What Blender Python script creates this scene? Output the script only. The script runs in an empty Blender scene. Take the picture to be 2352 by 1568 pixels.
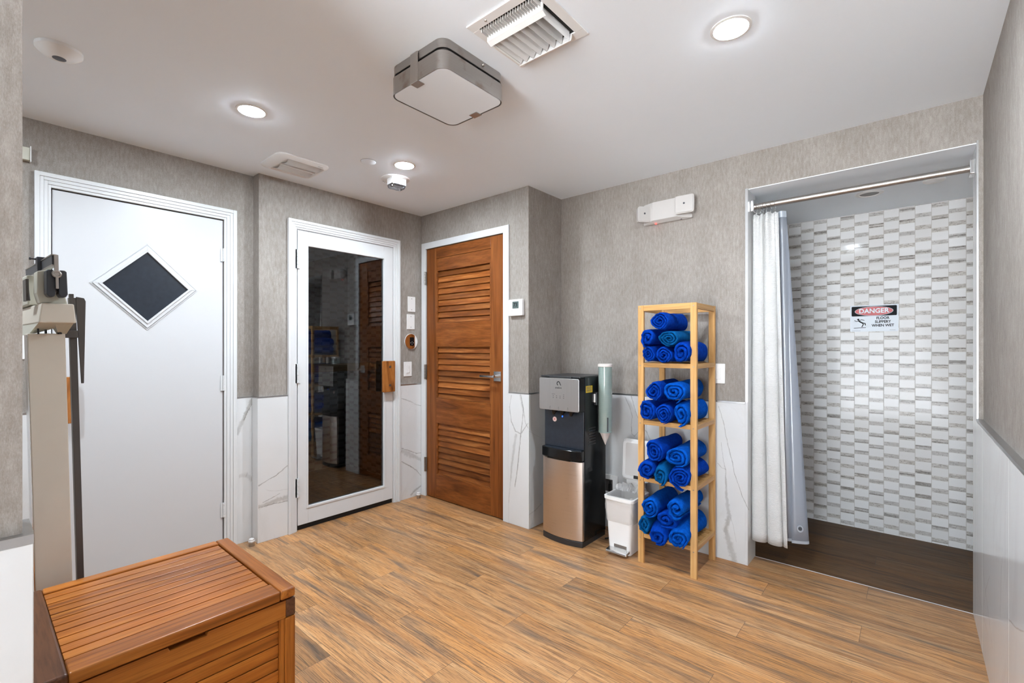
import bpy, math, random
from mathutils import Matrix, Vector
R = math.radians
PI = math.pi
scene = bpy.context.scene
COL = scene.collection
random.seed(7)

# ------------------------------------------------------------------ key planes (metres)
HC = 1.23                     # camera height
H = 2.326                     # ceiling
XA, YA1, YA2 = 1.2, 3.21, 3.123
XB, YN, XC, YR = 2.483, 1.974, 2.873, -0.238
XJ, YJL, YJR, ZH = 3.03, 0.699, -0.218, 2.12      # shower opening
XS = 3.95                     # shower back wall
ZW = 0.91                     # wainscot top

# ------------------------------------------------------------------ material helpers
class G:
    def __init__(s, name):
        s.m = bpy.data.materials.new(name); s.m.use_nodes = True
        s.nt = s.m.node_tree; s.nt.nodes.clear()
        s.out = s.nt.nodes.new('ShaderNodeOutputMaterial')
    def n(s, t, ins=None, **pr):
        k = s.nt.nodes.new('ShaderNode' + t)
        for a, b in pr.items(): setattr(k, a, b)
        for a, b in (ins or {}).items(): s.put(k.inputs[a], b)
        return k
    def put(s, sock, v):
        if isinstance(v, bpy.types.NodeSocket): s.nt.links.new(v, sock)
        elif isinstance(v, bpy.types.Node): s.nt.links.new(v.outputs[0], sock)
        elif sock.type == 'RGBA' and not hasattr(v, '__len__'): sock.default_value = (v, v, v, 1)
        elif sock.type == 'RGBA' and len(v) == 3: sock.default_value = (*v, 1)
        else: sock.default_value = v
    def math(s, op, a, b=0.0, c=None):
        k = s.n('Math', operation=op); s.put(k.inputs[0], a); s.put(k.inputs[1], b)
        if c is not None: s.put(k.inputs[2], c)
        return k.outputs[0]
    def vm(s, op, a, b):
        k = s.n('VectorMath', operation=op); s.put(k.inputs[0], a); s.put(k.inputs[1], b)
        return k.outputs[0]
    def mix(s, f, a, b, mode='MIX'):
        k = s.n('Mix', data_type='RGBA', blend_type=mode)
        s.put(k.inputs[0], f); s.put(k.inputs[6], a); s.put(k.inputs[7], b)
        return k.outputs[2]
    def ramp(s, f, stops):
        k = s.n('ValToRGB'); cr = k.color_ramp
        while len(cr.elements) < len(stops): cr.elements.new(0.5)
        for e, (p, c) in zip(cr.elements, stops):
            e.position = p; e.color = (*c, 1) if hasattr(c, '__len__') else (c, c, c, 1)
        s.put(k.inputs[0], f)
        return k.outputs[0]
    def noise(s, vec, scale=5, detail=2, rough=.5, dist=0):
        k = s.n('TexNoise', {'Vector': vec, 'Scale': scale, 'Detail': detail, 'Roughness': rough, 'Distortion': dist})
        return k.outputs[0]
    def pos(s): return s.n('NewGeometry').outputs['Position']
    def obj(s): return s.n('TexCoord').outputs['Object']
    def attr(s, name): return s.n('Attribute', attribute_name=name).outputs['Fac']
    def sep(s, v): return s.n('SeparateXYZ', {0: v}).outputs
    def comb(s, x, y, z): return s.n('CombineXYZ', {0: x, 1: y, 2: z}).outputs[0]
    def scale(s, v, xyz): return s.vm('MULTIPLY', v, xyz)
    def bsdf(s, col, rough=.5, metal=0, bump=None, bstr=.2, bdist=.002, spec=None, **kw):
        b = s.n('BsdfPrincipled')
        s.put(b.inputs['Base Color'], col); s.put(b.inputs['Roughness'], rough); s.put(b.inputs['Metallic'], metal)
        if spec is not None: s.put(b.inputs['Specular IOR Level'], spec)
        for a, v in kw.items(): s.put(b.inputs[a.replace('_', ' ')], v)
        if bump is not None:
            k = s.n('Bump', {'Strength': bstr, 'Distance': bdist, 'Height': bump}); s.put(b.inputs['Normal'], k.outputs[0])
        s.nt.links.new(b.outputs[0], s.out.inputs[0])
        return b

def plain(name, col, rough=.5, metal=0, var=.06, nscale=12, **kw):
    g = G(name)
    n = g.noise(g.obj(), nscale, 3)
    c = g.mix(n, tuple(max(0, x*(1-var)) for x in col), tuple(min(1, x*(1+var)) for x in col))
    g.bsdf(c, rough, metal, **kw)
    return g.m

def wallpaper():
    g = G('woven grey wallpaper'); p = g.pos()
    big = g.noise(g.scale(p, (7, 7, 4)), 1, 3, .6)
    mid = g.noise(g.scale(p, (95, 95, 26)), 1, 4, .65)
    fine = g.noise(g.scale(p, (520, 520, 170)), 1, 3, .7)
    f = g.math('ADD', g.math('MULTIPLY', mid, .42), g.math('ADD', g.math('MULTIPLY', fine, .45), g.math('MULTIPLY', big, .23)))
    c = g.ramp(f, [(.36, (.208, .178, .154)), (.54, (.300, .267, .239)), (.74, (.425, .391, .360))])
    g.bsdf(c, .72, bump=f, bstr=.25, bdist=.0015, spec=.3)
    return g.m

def marble():
    g = G('white veined porcelain'); p = g.pos()
    p2 = g.vm('ADD', p, (3.1, 7.7, 1.9))
    d = g.noise(g.scale(p2, (1.6, 1.6, 1.1)), 1, 5, .55)
    n1 = g.noise(g.scale(p2, (2.3, 2.3, .95)), 1, 6, .5, 1.1)
    v1 = g.math('ABSOLUTE', g.math('SUBTRACT', n1, .5))
    m1 = g.ramp(v1, [(0, 1), (.010, .75), (.034, .32), (.042, .0)])
    m1 = g.math('MULTIPLY', m1, g.ramp(d, [(.44, 0), (.52, 1)]))
    n2 = g.noise(g.scale(p2, (5.1, 5.1, 2.4)), 1, 7, .6, .8)
    v2 = g.math('ABSOLUTE', g.math('SUBTRACT', n2, .47))
    m2 = g.math('MULTIPLY', g.ramp(v2, [(0, .7), (.012, .0)]), g.ramp(d, [(.46, 0), (.56, .9)]))
    cloud = g.noise(p2, 2.2, 4)
    c = g.mix(g.ramp(cloud, [(.4, 0), (.75, 1)]), (.72, .73, .735), (.67, .675, .67))
    vc = g.mix(cloud, (.36, .35, .33), (.42, .35, .24))
    c = g.mix(g.math('MULTIPLY', m1, .10), c, vc)
    c = g.mix(g.math('MULTIPLY', m2, .12), c, (.40, .37, .33))
    g.bsdf(c, .16)
    return g.m

def vein_mat():
    g = G('grey vein print'); u, v, _ = g.sep(g.n('TexCoord').outputs['UV']); st = g.attr('var'); p = g.pos()
    e = g.math('SUBTRACT', 1, g.math('ABSOLUTE', g.math('SUBTRACT', g.math('MULTIPLY', u, 2), 1)))
    n = g.noise(g.scale(p, (60, 60, 60)), 1, 4, .65); n2 = g.noise(p, 9, 3)
    f = g.math('MULTIPLY', g.ramp(g.math('ADD', e, g.math('MULTIPLY', g.math('SUBTRACT', n, .5), 1.4)), [(.2, 0), (.75, 1)]), g.math('MULTIPLY', st, g.ramp(n2, [(.3, .55), (.6, 1)])))
    c = g.mix(n2, (.27, .26, .245), (.36, .315, .235))
    d = g.n('BsdfPrincipled', {'Base Color': c, 'Roughness': .16}); t = g.n('BsdfTransparent')
    m = g.n('MixShader', {0: f, 1: t, 2: d}); g.nt.links.new(m.outputs[0], g.out.inputs[0]); return g.m

def mosaic(name='white mosaic with thin stone strips'):
    g = G(name); x, y, z = g.sep(g.pos())
    W, P = .0785, .0777
    u = g.math('DIVIDE', g.math('SUBTRACT', g.math('ADD', .687 + XS, 0), g.math('ADD', x, y)), W)
    ci = g.math('FLOOR', u); fu = g.math('FRACT', u)
    par = g.math('MODULO', g.math('ABSOLUTE', ci), 2)
    zz = g.math('DIVIDE', g.math('ADD', g.math('SUBTRACT', z, 2.1065 - 40*P), g.math('MULTIPLY', par, .05)), P)
    zi = g.math('FLOOR', zz); fv = g.math('FRACT', zz)
    strip = g.math('LESS_THAN', fv, .33)
    row = g.math('FLOOR', g.math('MULTIPLY', fv, 9.1))
    cell = g.comb(g.math('ADD', ci, .5), g.math('ADD', zi, .5), 0)
    rnd = g.n('TexWhiteNoise', {'Vector': cell}).outputs[0]
    rnd2 = g.n('TexWhiteNoise', {'Vector': g.comb(ci, zi, g.math('ADD', row, 3))}).outputs[0]
    # white chip
    white = g.mix(rnd, (.76, .75, .735), (.84, .84, .835))
    # stacked stone strip
    sv = g.comb(g.math('MULTIPLY', u, g.math('ADD', 1.6, rnd2)), g.math('MULTIPLY', zz, 14.0), g.math('MULTIPLY', rnd2, 40))
    sn = g.noise(sv, 1.6, 5, .65, .5)
    sc = g.ramp(sn, [(.30, (.15, .135, .12)), (.41, (.36, .325, .29)), (.49, (.62, .585, .535)), (.62, (.74, .72, .69))])
    sc = g.mix(g.math('MULTIPLY', rnd, .45), sc, (.56, .56, .57))
    dk_ = g.math('MULTIPLY', g.math('GREATER_THAN', g.math('ADD', rnd2, g.math('MULTIPLY', sn, .5)), 1.08), g.ramp(sn, [(.35, .9), (.6, .35)]))
    sc = g.mix(dk_, sc, (.17, .15, .13))
    lines = g.math('LESS_THAN', g.math('FRACT', g.math('MULTIPLY', fv, 9.1)), .13)
    split = g.math('LESS_THAN', g.math('ABSOLUTE', g.math('SUBTRACT', fu, g.math('ADD', .15, g.math('MULTIPLY', rnd2, .7)))), .012)
    sc = g.mix(g.math('MULTIPLY', g.math('MAXIMUM', lines, split), .55), sc, (.13, .11, .10))
    c = g.mix(strip, white, sc)
    gr = g.math('MAXIMUM', g.math('LESS_THAN', g.math('ABSOLUTE', g.math('SUBTRACT', fu, .5)), .482), 0)
    gv = g.math('MULTIPLY', g.math('GREATER_THAN', fv, .016), g.math('GREATER_THAN', g.math('ABSOLUTE', g.math('SUBTRACT', fv, .335)), .01))
    tile = g.math('MULTIPLY', gr, gv)
    c = g.mix(tile, (.58, .555, .52), c)
    g.bsdf(c, g.mix(tile, .7, .10), bump=tile, bstr=.25, bdist=.0008, spec=.12)
    return g.m

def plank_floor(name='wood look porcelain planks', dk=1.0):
    g = G(name); uv = g.n('TexCoord').outputs['UV']; var = g.attr('var')
    u, v, _ = g.sep(uv)
    off = g.math('MULTIPLY', var, 57.0)
    def vec(a, b): return g.comb(g.math('MULTIPLY', u, a), g.math('MULTIPLY', v, b), off)
    wob = g.noise(vec(7, 1.5), 1, 3, .5, .4)
    uu = g.math('ADD', g.math('MULTIPLY', u, 34), g.math('MULTIPLY', wob, 6.0))
    grain = g.noise(g.comb(uu, g.math('MULTIPLY', v, 1.0), off), 1, 6, .66, .35)
    fine = g.noise(vec(340, 6), 1, 3, .65)
    pores = g.noise(vec(420, 28), 1, 2, .6)
    blot = g.noise(vec(15, 1.5), 1, 4, .6, .6)
    base = g.ramp(grain, [(.22, (.23, .105, .044)), (.38, (.41, .197, .080)), (.54, (.54, .285, .124)), (.78, (.66, .40, .20))])
    orange = g.mix(g.ramp(g.noise(vec(5, 1.1), 1, 2), [(.45, 0), (.75, .7)]), base, (.62, .27, .075))
    grey = g.mix(g.ramp(blot, [(.53, 0), (.70, .80)]), orange, (.135, .108, .088))
    grey = g.mix(g.ramp(fine, [(.38, .75), (.50, 0)]), grey, (.115, .075, .048))
    grey = g.mix(g.ramp(pores, [(.30, .45), (.42, 0)]), grey, (.09, .06, .04))
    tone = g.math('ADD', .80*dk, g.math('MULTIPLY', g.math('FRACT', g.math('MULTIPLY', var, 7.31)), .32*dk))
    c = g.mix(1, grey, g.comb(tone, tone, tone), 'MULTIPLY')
    du = g.math('MINIMUM', u, g.math('SUBTRACT', .1475, u)); dv = g.math('MINIMUM', v, g.math('SUBTRACT', 1.197, v))
    seam = g.math('LESS_THAN', g.math('MINIMUM', du, dv), .0008)
    c = g.mix(g.math('MULTIPLY', seam, .75), c, (.07, .055, .045))
    g.bsdf(c, g.mix(grain, .42, .30), bump=g.math('ADD', fine, g.math('MULTIPLY', seam, -1)), bstr=.12, bdist=.001, spec=.25 if dk == 1 else .08)
    return g.m

def wood(name, axis, dark, mid, light, rough=.4, across=22, along=1.6, pores=.35, tonevar=.35, coat=0):
    g = G(name); p = g.obj(); var = g.attr('var')
    sc = [across]*3; sc[axis] = along
    off = g.math('MULTIPLY', var, 31.0)
    q = g.vm('ADD', g.scale(p, tuple(sc)), g.comb(off, g.math('MULTIPLY', var, 17.0), off))
    n1 = g.noise(q, 1, 4, .55, .9)
    sc2 = [across*9]*3; sc2[axis] = along*5
    n2 = g.noise(g.vm('ADD', g.scale(p, tuple(sc2)), g.comb(off, off, off)), 1, 3, .6)
    c = g.ramp(n1, [(.28, dark), (.48, mid), (.72, light)])
    c = g.mix(g.ramp(n2, [(.34, pores), (.55, 0)]), c, tuple(x*.45 for x in dark))
    t = g.math('ADD', 1-tonevar/2, g.math('MULTIPLY', g.math('FRACT', g.math('MULTIPLY', var, 5.77)), tonevar))
    c = g.mix(1, c, g.comb(t, t, t), 'MULTIPLY')
    g.bsdf(c, rough, bump=n2, bstr=.06, bdist=.001, spec=.25, Coat_Weight=coat*.4, Coat_Roughness=.25)
    return g.m

def metal(name, col, rough=.3, brush=None, spots=None):
    g = G(name); p = g.obj(); c = col; bump = None
    n = g.noise(g.scale(p, brush or (30, 30, 30)), 1, 3)
    c = g.mix(n, tuple(x*.9 for x in col), tuple(min(1, x*1.07) for x in col))
    if spots: c = g.mix(g.ramp(g.noise(p, 14, 4), [(.58, 0), (.72, .6)]), c, spots)
    g.bsdf(c, g.mix(n, rough*.8, rough*1.2), 1)
    return g.m

def emit(name, col, st):
    g = G(name); e = g.n('Emission', {'Color': col, 'Strength': st}); g.nt.links.new(e.outputs[0], g.out.inputs[0]); return g.m

def towel_mat(name, a, b):
    g = G(name); p = g.pos()
    n = g.noise(p, 520, 3, .7); n2 = g.noise(p, 60, 3)
    f = g.math('ADD', g.math('MULTIPLY', n, .7), g.math('MULTIPLY', n2, .3))
    c = g.ramp(f, [(.3, tuple(x*.45 for x in a)), (.5, a), (.72, b)])
    g.bsdf(c, .95, bump=n, bstr=.9, bdist=.003, spec=.05)
    return g.m

M = {}
M['paper'] = wallpaper(); M['marble'] = marble(); M['mosaic'] = mosaic(); M['vein'] = vein_mat(); M['floor'] = plank_floor(); M['floorshade'] = plank_floor('shade darkened planks', .25)  # last one: same planks, with the shower's shade put into a darker colour
M['ceil'] = plain('white ceiling paint', (.87, .925, .98), .75, var=.012, nscale=3)
M['trimw'] = plain('white gloss trim paint', (.69, .70, .705), .32, var=.02)
M['doorw'] = plain('white door paint', (.60, .605, .615), .38, var=.015, nscale=4)
M['plast'] = plain('white plastic', (.80, .79, .775), .35, var=.02)
M['plastg'] = plain('warm grey white plastic', (.66, .635, .61), .35, var=.03)
M['chrome'] = metal('polished metal', (.72, .72, .72), .18); M['edge'] = metal('satin metal edge', (.50, .50, .50), .32)
M['steel'] = metal('brushed steel panel', (.58, .575, .57), .33, (400, 400, 6))
M['steelh'] = metal('brushed steel door', (.66, .60, .55), .30, (6, 6, 350))
M['nickel'] = metal('brushed nickel', (.46, .43, .40), .38, (8, 300, 8))
M['nickelf'] = metal('tarnished nickel', (.40, .375, .35), .36, (12, 12, 200), spots=(.22, .15, .10))
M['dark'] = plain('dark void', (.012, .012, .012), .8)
M['blackg'] = plain('glossy black plastic', (.006, .007, .008), .14, var=.2, spec=.35)
M['blacks'] = plain('satin black plastic', (.022, .023, .025), .35, var=.2)
M['navy'] = plain('dark blue film on glass', (.018, .024, .034), .22, var=.25, nscale=40)
M['cream'] = plain('cream enamel', (.76, .70, .60), .38, var=.05)
M['creamg'] = plain('pale green grey enamel', (.62, .61, .52), .38, var=.05)
M['charcoal'] = plain('charcoal enamel', (.085, .075, .07), .4, var=.15)
M['slate'] = plain('blue black enamel', (.045, .05, .06), .4, var=.15)
M['bam'] = wood('bamboo', 2, (.36, .185, .06), (.56, .31, .11), (.66, .40, .17), .42, 30, 2.0, .12, .12)
M['bamh'] = wood('bamboo rails', 1, (.36, .185, .06), (.56, .31, .11), (.66, .40, .17), .42, 30, 2.0, .12, .12)
M['bamx'] = wood('bamboo side rails', 0, (.36, .185, .06), (.56, .31, .11), (.66, .40, .17), .42, 30, 2.0, .12, .12)
TD, TM_, TL = (.16, .042, .005), (.36, .108, .014), (.50, .18, .028)
M['teakx'] = wood('oiled teak along x', 0, TD, TM_, TL, .33, 24, 1.5, .3, .35, .15)
M['teaky'] = wood('oiled teak along y', 1, TD, TM_, TL, .33, 24, 1.5, .3, .3, .15)
M['teakz'] = wood('oiled teak along z', 2, TD, TM_, TL, .33, 24, 1.5, .3, .3, .15)
M['teakdark'] = wood('dark walnut toned teak', 1, (.05, .018, .009), (.105, .04, .018), (.17, .07, .032), .33, 20, 2.5, .4, .2, .15)
WD, WM, WL = (.12, .034, .007), (.225, .066, .013), (.31, .105, .025)
M['waly'] = wood('oiled walnut rails', 1, WD, WM, WL, .36, 17, 2.6, .35, .25, .1)
M['walz'] = wood('oiled walnut stiles', 2, WD, WM, WL, .36, 26, 1.1, .35, .2, .1)
M['wals'] = wood('oiled walnut louvres', 1, WD, WM, (.40, .15, .04), .36, 24, 2.2, .3, .8, .1)
M['pullw'] = wood('knotty cedar pull', 2, (.12, .035, .008), (.36, .13, .03), (.50, .21, .06), .28, 22, 3.0, .3, .1, .3)
M['rail'] = wood('pale cedar rail', 0, (.30, .20, .10), (.45, .32, .18), (.55, .42, .25), .5)
M['duck'] = wood('dark duckboard', 1, (.05, .03, .02), (.10, .06, .04), (.16, .10, .07), .6)
M['tb1'] = towel_mat('royal blue terry', (.001, .045, .40), (.004, .11, .70))
M['tb2'] = towel_mat('bright blue terry', (.001, .085, .50), (.006, .18, .80))
M['tb3'] = towel_mat('teal blue terry', (.002, .10, .32), (.008, .20, .52))
M['lens'] = emit('lit lamp lens', (.86, .965, 1.06), 228)
M['red'] = plain('safety red', (.50, .012, .018), .35)
M['black'] = plain('print black', (.010, .011, .014), .6, spec=.15)
M['signw'] = plain('sign white', (.63, .68, .74), .3, var=.02)
M['yellow'] = plain('warning yellow', (.75, .52, .02), .4)
M['pink'] = plain('pale pink sticker', (.75, .55, .50), .5)
M['ink'] = plain('grey ink', (.08, .08, .09), .5)
M['redink'] = plain('orange red ink', (.60, .16, .06), .5)
M['lcd'] = plain('grey liquid crystal', (.10, .135, .13), .25)
M['greyl'] = plain('grey unlit lens', (.27, .26, .25), .5); M['paperc'] = plain('paper cup', (.72, .66, .62), .7)
M['ledr'] = emit('red indicator light', (1, .05, .04), 2); M['elite'] = plain('grey beige lamp housing', (.53, .505, .48), .4, var=.03)
M['ledb'] = emit('blue indicator light', (.03, .15, .9), .6)
M['frost'] = None

def make_frost():
    g = G('frosted acrylic'); n = g.noise(g.obj(), 4, 2)
    b = g.bsdf(g.mix(n, (.66, .69, .72), (.70, .725, .75)), .45)
    b.inputs['Emission Color'].default_value = (.9, .95, 1, 1); b.inputs['Emission Strength'].default_value = .02
    return g.m
M['frost'] = make_frost()

def glassy(name, tint, refl, alpha_col, rough=0.0):
    g = G(name)
    lw = g.n('Fresnel', {'IOR': 1.5})
    f = g.math('MINIMUM', g.math('MULTIPLY', lw.outputs[0], refl), 1)
    t = g.n('BsdfTransparent', {'Color': alpha_col}); s = g.n('BsdfGlossy', {'Color': tint, 'Roughness': rough})
    mx = g.n('MixShader', {0: f, 1: t, 2: s}); g.nt.links.new(mx.outputs[0], g.out.inputs[0])
    return g.m
M['glass'] = glassy('smoked door glass', (.95, .97, 1), 1.6, (.56, .56, .56))
M['clear'] = glassy('clear lens', (1, 1, 1), 1.5, (.9, .9, .92))

def vinyl(name, col, tr, rough=.3):
    g = G(name)
    d = g.n('BsdfDiffuse', {'Color': col}); tl = g.n('BsdfTranslucent', {'Color': col})
    gl = g.n('BsdfGlossy', {'Color': 1, 'Roughness': rough}); tp = g.n('BsdfTransparent', {'Color': col})
    m1 = g.n('MixShader', {0: .4, 1: d, 2: tl}); m2 = g.n('MixShader', {0: tr, 1: m1, 2: tp}); m3 = g.n('MixShader', {0: .1, 1: m2, 2: gl})
    g.nt.links.new(m3.outputs[0], g.out.inputs[0]); return g.m
M['vinyl'] = vinyl('smoky clear vinyl', (.72, .76, .82), .60)
M['hem'] = vinyl('clear vinyl hem', (.75, .8, .86), .25)
M['bag'] = vinyl('thin white bag film', (.90, .89, .88), .55)

def cup_tube():
    g = G('sea green cup tube'); x, y, z = g.sep(g.pos())
    band = g.math('FRACT', g.math('MULTIPLY', z, 160)); n = g.noise(g.obj(), 30, 3)
    c = g.mix(g.math('MULTIPLY', g.math('LESS_THAN', band, .35), .35), (.27, .355, .325), (.16, .26, .25))
    c = g.mix(g.math('MULTIPLY', n, .5), c, (.36, .41, .375))
    g.bsdf(c, .16, Coat_Weight=.6, Coat_Roughness=.08)
    return g.m
M['tube'] = cup_tube()

def curtain_mat():
    g = G('white waffle cotton'); p = g.pos(); x, y, z = g.sep(p)
    w1 = g.noise(g.scale(p, (30, 30, 30)), 1, 2); a = g.math('SINE', g.math('ADD', g.math('MULTIPLY', z, 760), g.math('MULTIPLY', w1, 26))); n = g.noise(g.scale(p, (95, 95, 260)), 1, 2, .5, .6)
    b = g.math('ADD', g.math('MULTIPLY', a, .18), g.math('MULTIPLY', n, 1.1))
    d = g.bsdf(g.mix(n, (.62, .62, .61), (.71, .71, .70)), .85, bump=b, bstr=.6, bdist=.004, spec=.15)
    return g.m
M['curtain'] = curtain_mat()

# ------------------------------------------------------------------ mesh helpers
class MB:
    """collects shapes (world coordinates) and links them as one mesh object"""
    def __init__(s): s.v = []; s.f = []; s.var = []; s.mi = []; s.uv = []; s.mat = 0; s.T = None
    def add(s, vs, fs, var=None):
        o = len(s.v); var = random.random() if var is None else var
        for p in vs:
            p = Vector(p)
            if s.T is not None: p = s.T @ p
            s.v.append(p)
        for f in fs: s.f.append([i+o for i in f]); s.var.append(var); s.mi.append(s.mat)
        return s
    def box(s, x0, x1, y0, y1, z0, z1, var=None):
        vs = [(x, y, z) for x in (x0, x1) for y in (y0, y1) for z in (z0, z1)]
        return s.add(vs, [(0, 1, 3, 2), (4, 6, 7, 5), (0, 4, 5, 1), (2, 3, 7, 6), (0, 2, 6, 4), (1, 5, 7, 3)], var)
    def prism(s, poly, ax, a, b, var=None, poly2=None):
        """polygon in the two other axes, extruded along ax from a to b"""
        def P(q, t):
            if ax == 0: return (t, q[0], q[1])
            if ax == 1: return (q[0], t, q[1])
            return (q[0], q[1], t)
        n = len(poly); p2 = poly2 or poly
        vs = [P(q, a) for q in poly] + [P(q, b) for q in p2]
        fs = [(i, (i+1) % n, n+(i+1) % n, n+i) for i in range(n)] + [tuple(range(n))[::-1], tuple(range(n, 2*n))]
        area = sum(poly[i][0]*poly[(i+1) % n][1]-poly[(i+1) % n][0]*poly[i][1] for i in range(n))
        flip = (area < 0) ^ (b < a) ^ (ax == 1)
        if flip: fs = [f[::-1] for f in fs]
        return s.add(vs, fs, var)
    def loft(s, rings, closed=True, caps=True, var=None):
        n = len(rings[0]); vs = [p for r in rings for p in r]; fs = []
        for k in range(len(rings)-1):
            for i in range(n if closed else n-1):
                j = (i+1) % n
                fs.append((k*n+i, k*n+j, (k+1)*n+j, (k+1)*n+i))
        if caps and closed: fs += [tuple(range(n))[::-1], tuple(range((len(rings)-1)*n, len(rings)*n))]
        return s.add(vs, fs, var)
    def tube(s, p0, p1, r, n=16, r1=None, var=None):
        p0, p1 = Vector(p0), Vector(p1); d = (p1-p0).normalized()
        a = d.orthogonal().normalized(); b = d.cross(a); r1 = r if r1 is None else r1
        rg = [[p+(a*math.cos(t)+b*math.sin(t))*q for t in [2*PI*i/n for i in range(n)]] for p, q in ((p0, r), (p1, r1))]
        return s.loft(rg, var=var)
    def lathe(s, prof, c, n=32, ax=2, var=None):
        rg = []
        for r, h in prof:
            r = max(r, 1e-5); ring = []
            for i in range(n):
                t = 2*PI*i/n; a, b = r*math.cos(t), r*math.sin(t)
                ring.append({2: (c[0]+a, c[1]+b, c[2]+h), 0: (c[0]+h, c[1]+a, c[2]+b), 1: (c[0]+b, c[1]+h, c[2]+a)}[ax])
            rg.append(ring)
        if prof[0][1] > prof[-1][1]: rg = [q[::-1] for q in rg]
        return s.loft(rg, var=var)
    def path(s, pts, r, n=10, closed=False, var=None):
        pts = [Vector(p) for p in pts]; rg = []; up = None
        m = len(pts)
        for i, p in enumerate(pts):
            d = (pts[(i+1) % m]-pts[i-1]) if closed or 0 < i < m-1 else (pts[min(i+1, m-1)]-pts[max(i-1, 0)])
            d.normalize()
            a = (up - d*up.dot(d)) if up is not None else d.orthogonal()
            a.normalize(); up = a; b = d.cross(a)
            rg.append([p+(a*math.cos(t)+b*math.sin(t))*r for t in [2*PI*k/n for k in range(n)]])
        if closed: rg.append(rg[0]); return s.loft(rg, caps=False, var=var)
        return s.loft(rg, var=var)
    def build(s, name, mat, parent=None, bevel=0, smooth=False, solid=0, sub=0, seg=2, recalc=False):
        me = bpy.data.meshes.new(name)
        o0 = parent.location if parent is not None else Vector((0, 0, 0))
        base = Vector(o0)
        pp = parent.parent if parent is not None else None
        while pp is not None: base += pp.location; pp = pp.parent
        vs = [p-base for p in s.v]
        me.from_pydata(vs, [], s.f)
        mats = mat if isinstance(mat, (list, tuple)) else [mat]
        for m in mats: me.materials.append(M[m] if isinstance(m, str) else m)
        me.polygons.foreach_set('material_index', s.mi)
        at = me.attributes.new('var', 'FLOAT', 'FACE'); at.data.foreach_set('value', s.var)
        if s.uv:
            ul = me.uv_layers.new(name='UVMap'); ul.data.foreach_set('uv', [c for q in s.uv for c in q])
        if smooth:
            me.polygons.foreach_set('use_smooth', [True]*len(me.polygons))
            me.set_sharp_from_angle(angle=R(38))
        if recalc:
            import bmesh
            bm = bmesh.new(); bm.from_mesh(me); bmesh.ops.recalc_face_normals(bm, faces=bm.faces); bm.to_mesh(me); bm.free()
        me.update()
        o = bpy.data.objects.new(name, me); COL.objects.link(o)
        if parent is not None: o.parent = parent
        if bevel:
            b = o.modifiers.new('bevel', 'BEVEL'); b.width = bevel; b.segments = seg; b.limit_method = 'ANGLE'; b.angle_limit = R(40); b.harden_normals = False
        if solid:
            b = o.modifiers.new('solid', 'SOLIDIFY'); b.thickness = solid; b.offset = 0
        if sub:
            b = o.modifiers.new('sub', 'SUBSURF'); b.levels = sub; b.render_levels = sub
        return o

def rrect(x0, x1, y0, y1, r, n=6):
    pts = []
    for cx, cy, a in ((x1-r, y1-r, 0), (x0+r, y1-r, 90), (x0+r, y0+r, 180), (x1-r, y0+r, 270)):
        for i in range(n+1):
            t = R(a+90*i/n); pts.append((cx+r*math.cos(t), cy+r*math.sin(t)))
    return pts
def circ(cx, cy, rx, ry=None, n=32): return [(cx+rx*math.cos(2*PI*i/n), cy+(ry or rx)*math.sin(2*PI*i/n)) for i in range(n)]

def empty(name, loc):
    o = bpy.data.objects.new(name, None); o.location = loc; o.empty_display_size = .1; COL.objects.link(o); return o
def tag(o, label, cat, group=None):
    o['label'] = label; o['category'] = cat
    if group: o['group'] = group
    return o
def thing(name, loc, label, cat, group=None): return tag(empty(name, loc), label, cat, group)
def struct(o): o['kind'] = 'structure'; return o
def lab(o, t): o['label'] = t; return o

def copy_tree(o, parent=None):
    c = o.copy(); COL.objects.link(c)
    if parent is not None: c.parent = parent
    for ch in list(o.children): copy_tree(ch, c)
    return c

def text_mesh(txt, size, bold=0, spacing=1.0, align='CENTER', extrude=.0006):
    cu = bpy.data.curves.new('t', 'FONT'); cu.body = txt; cu.size = size; cu.align_x = align; cu.align_y = 'CENTER'
    cu.offset = bold; cu.extrude = extrude; cu.space_character = spacing; cu.resolution_u = 3
    o = bpy.data.objects.new('t', cu); COL.objects.link(o)
    dg = bpy.context.evaluated_depsgraph_get(); me = bpy.data.meshes.new_from_object(o.evaluated_get(dg))
    bpy.data.objects.remove(o); bpy.data.curves.remove(cu)
    return me
# text facing -X: local x -> -Y, local y -> +Z ; facing -Y: local x -> +X, y -> +Z
FACE_X = Matrix(((0, 0, -1, 0), (-1, 0, 0, 0), (0, 1, 0, 0), (0, 0, 0, 1)))
FACE_Y = Matrix(((1, 0, 0, 0), (0, 0, -1, 0), (0, 1, 0, 0), (0, 0, 0, 1)))
def text(name, txt, size, at, face, mat, parent, bold=0, sx=1.0, **kw):
    me = text_mesh(txt, size, bold, **kw)
    base = Vector(parent.location); pp = parent.parent
    while pp is not None: base += pp.location; pp = pp.parent
    me.transform(Matrix.Translation(Vector(at)-base) @ face @ Matrix.Diagonal((sx, 1, 1, 1)))
    me.materials.clear(); me.materials.append(M[mat])
    o = bpy.data.objects.new(name, me); COL.objects.link(o); o.parent = parent
    return o

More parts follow.
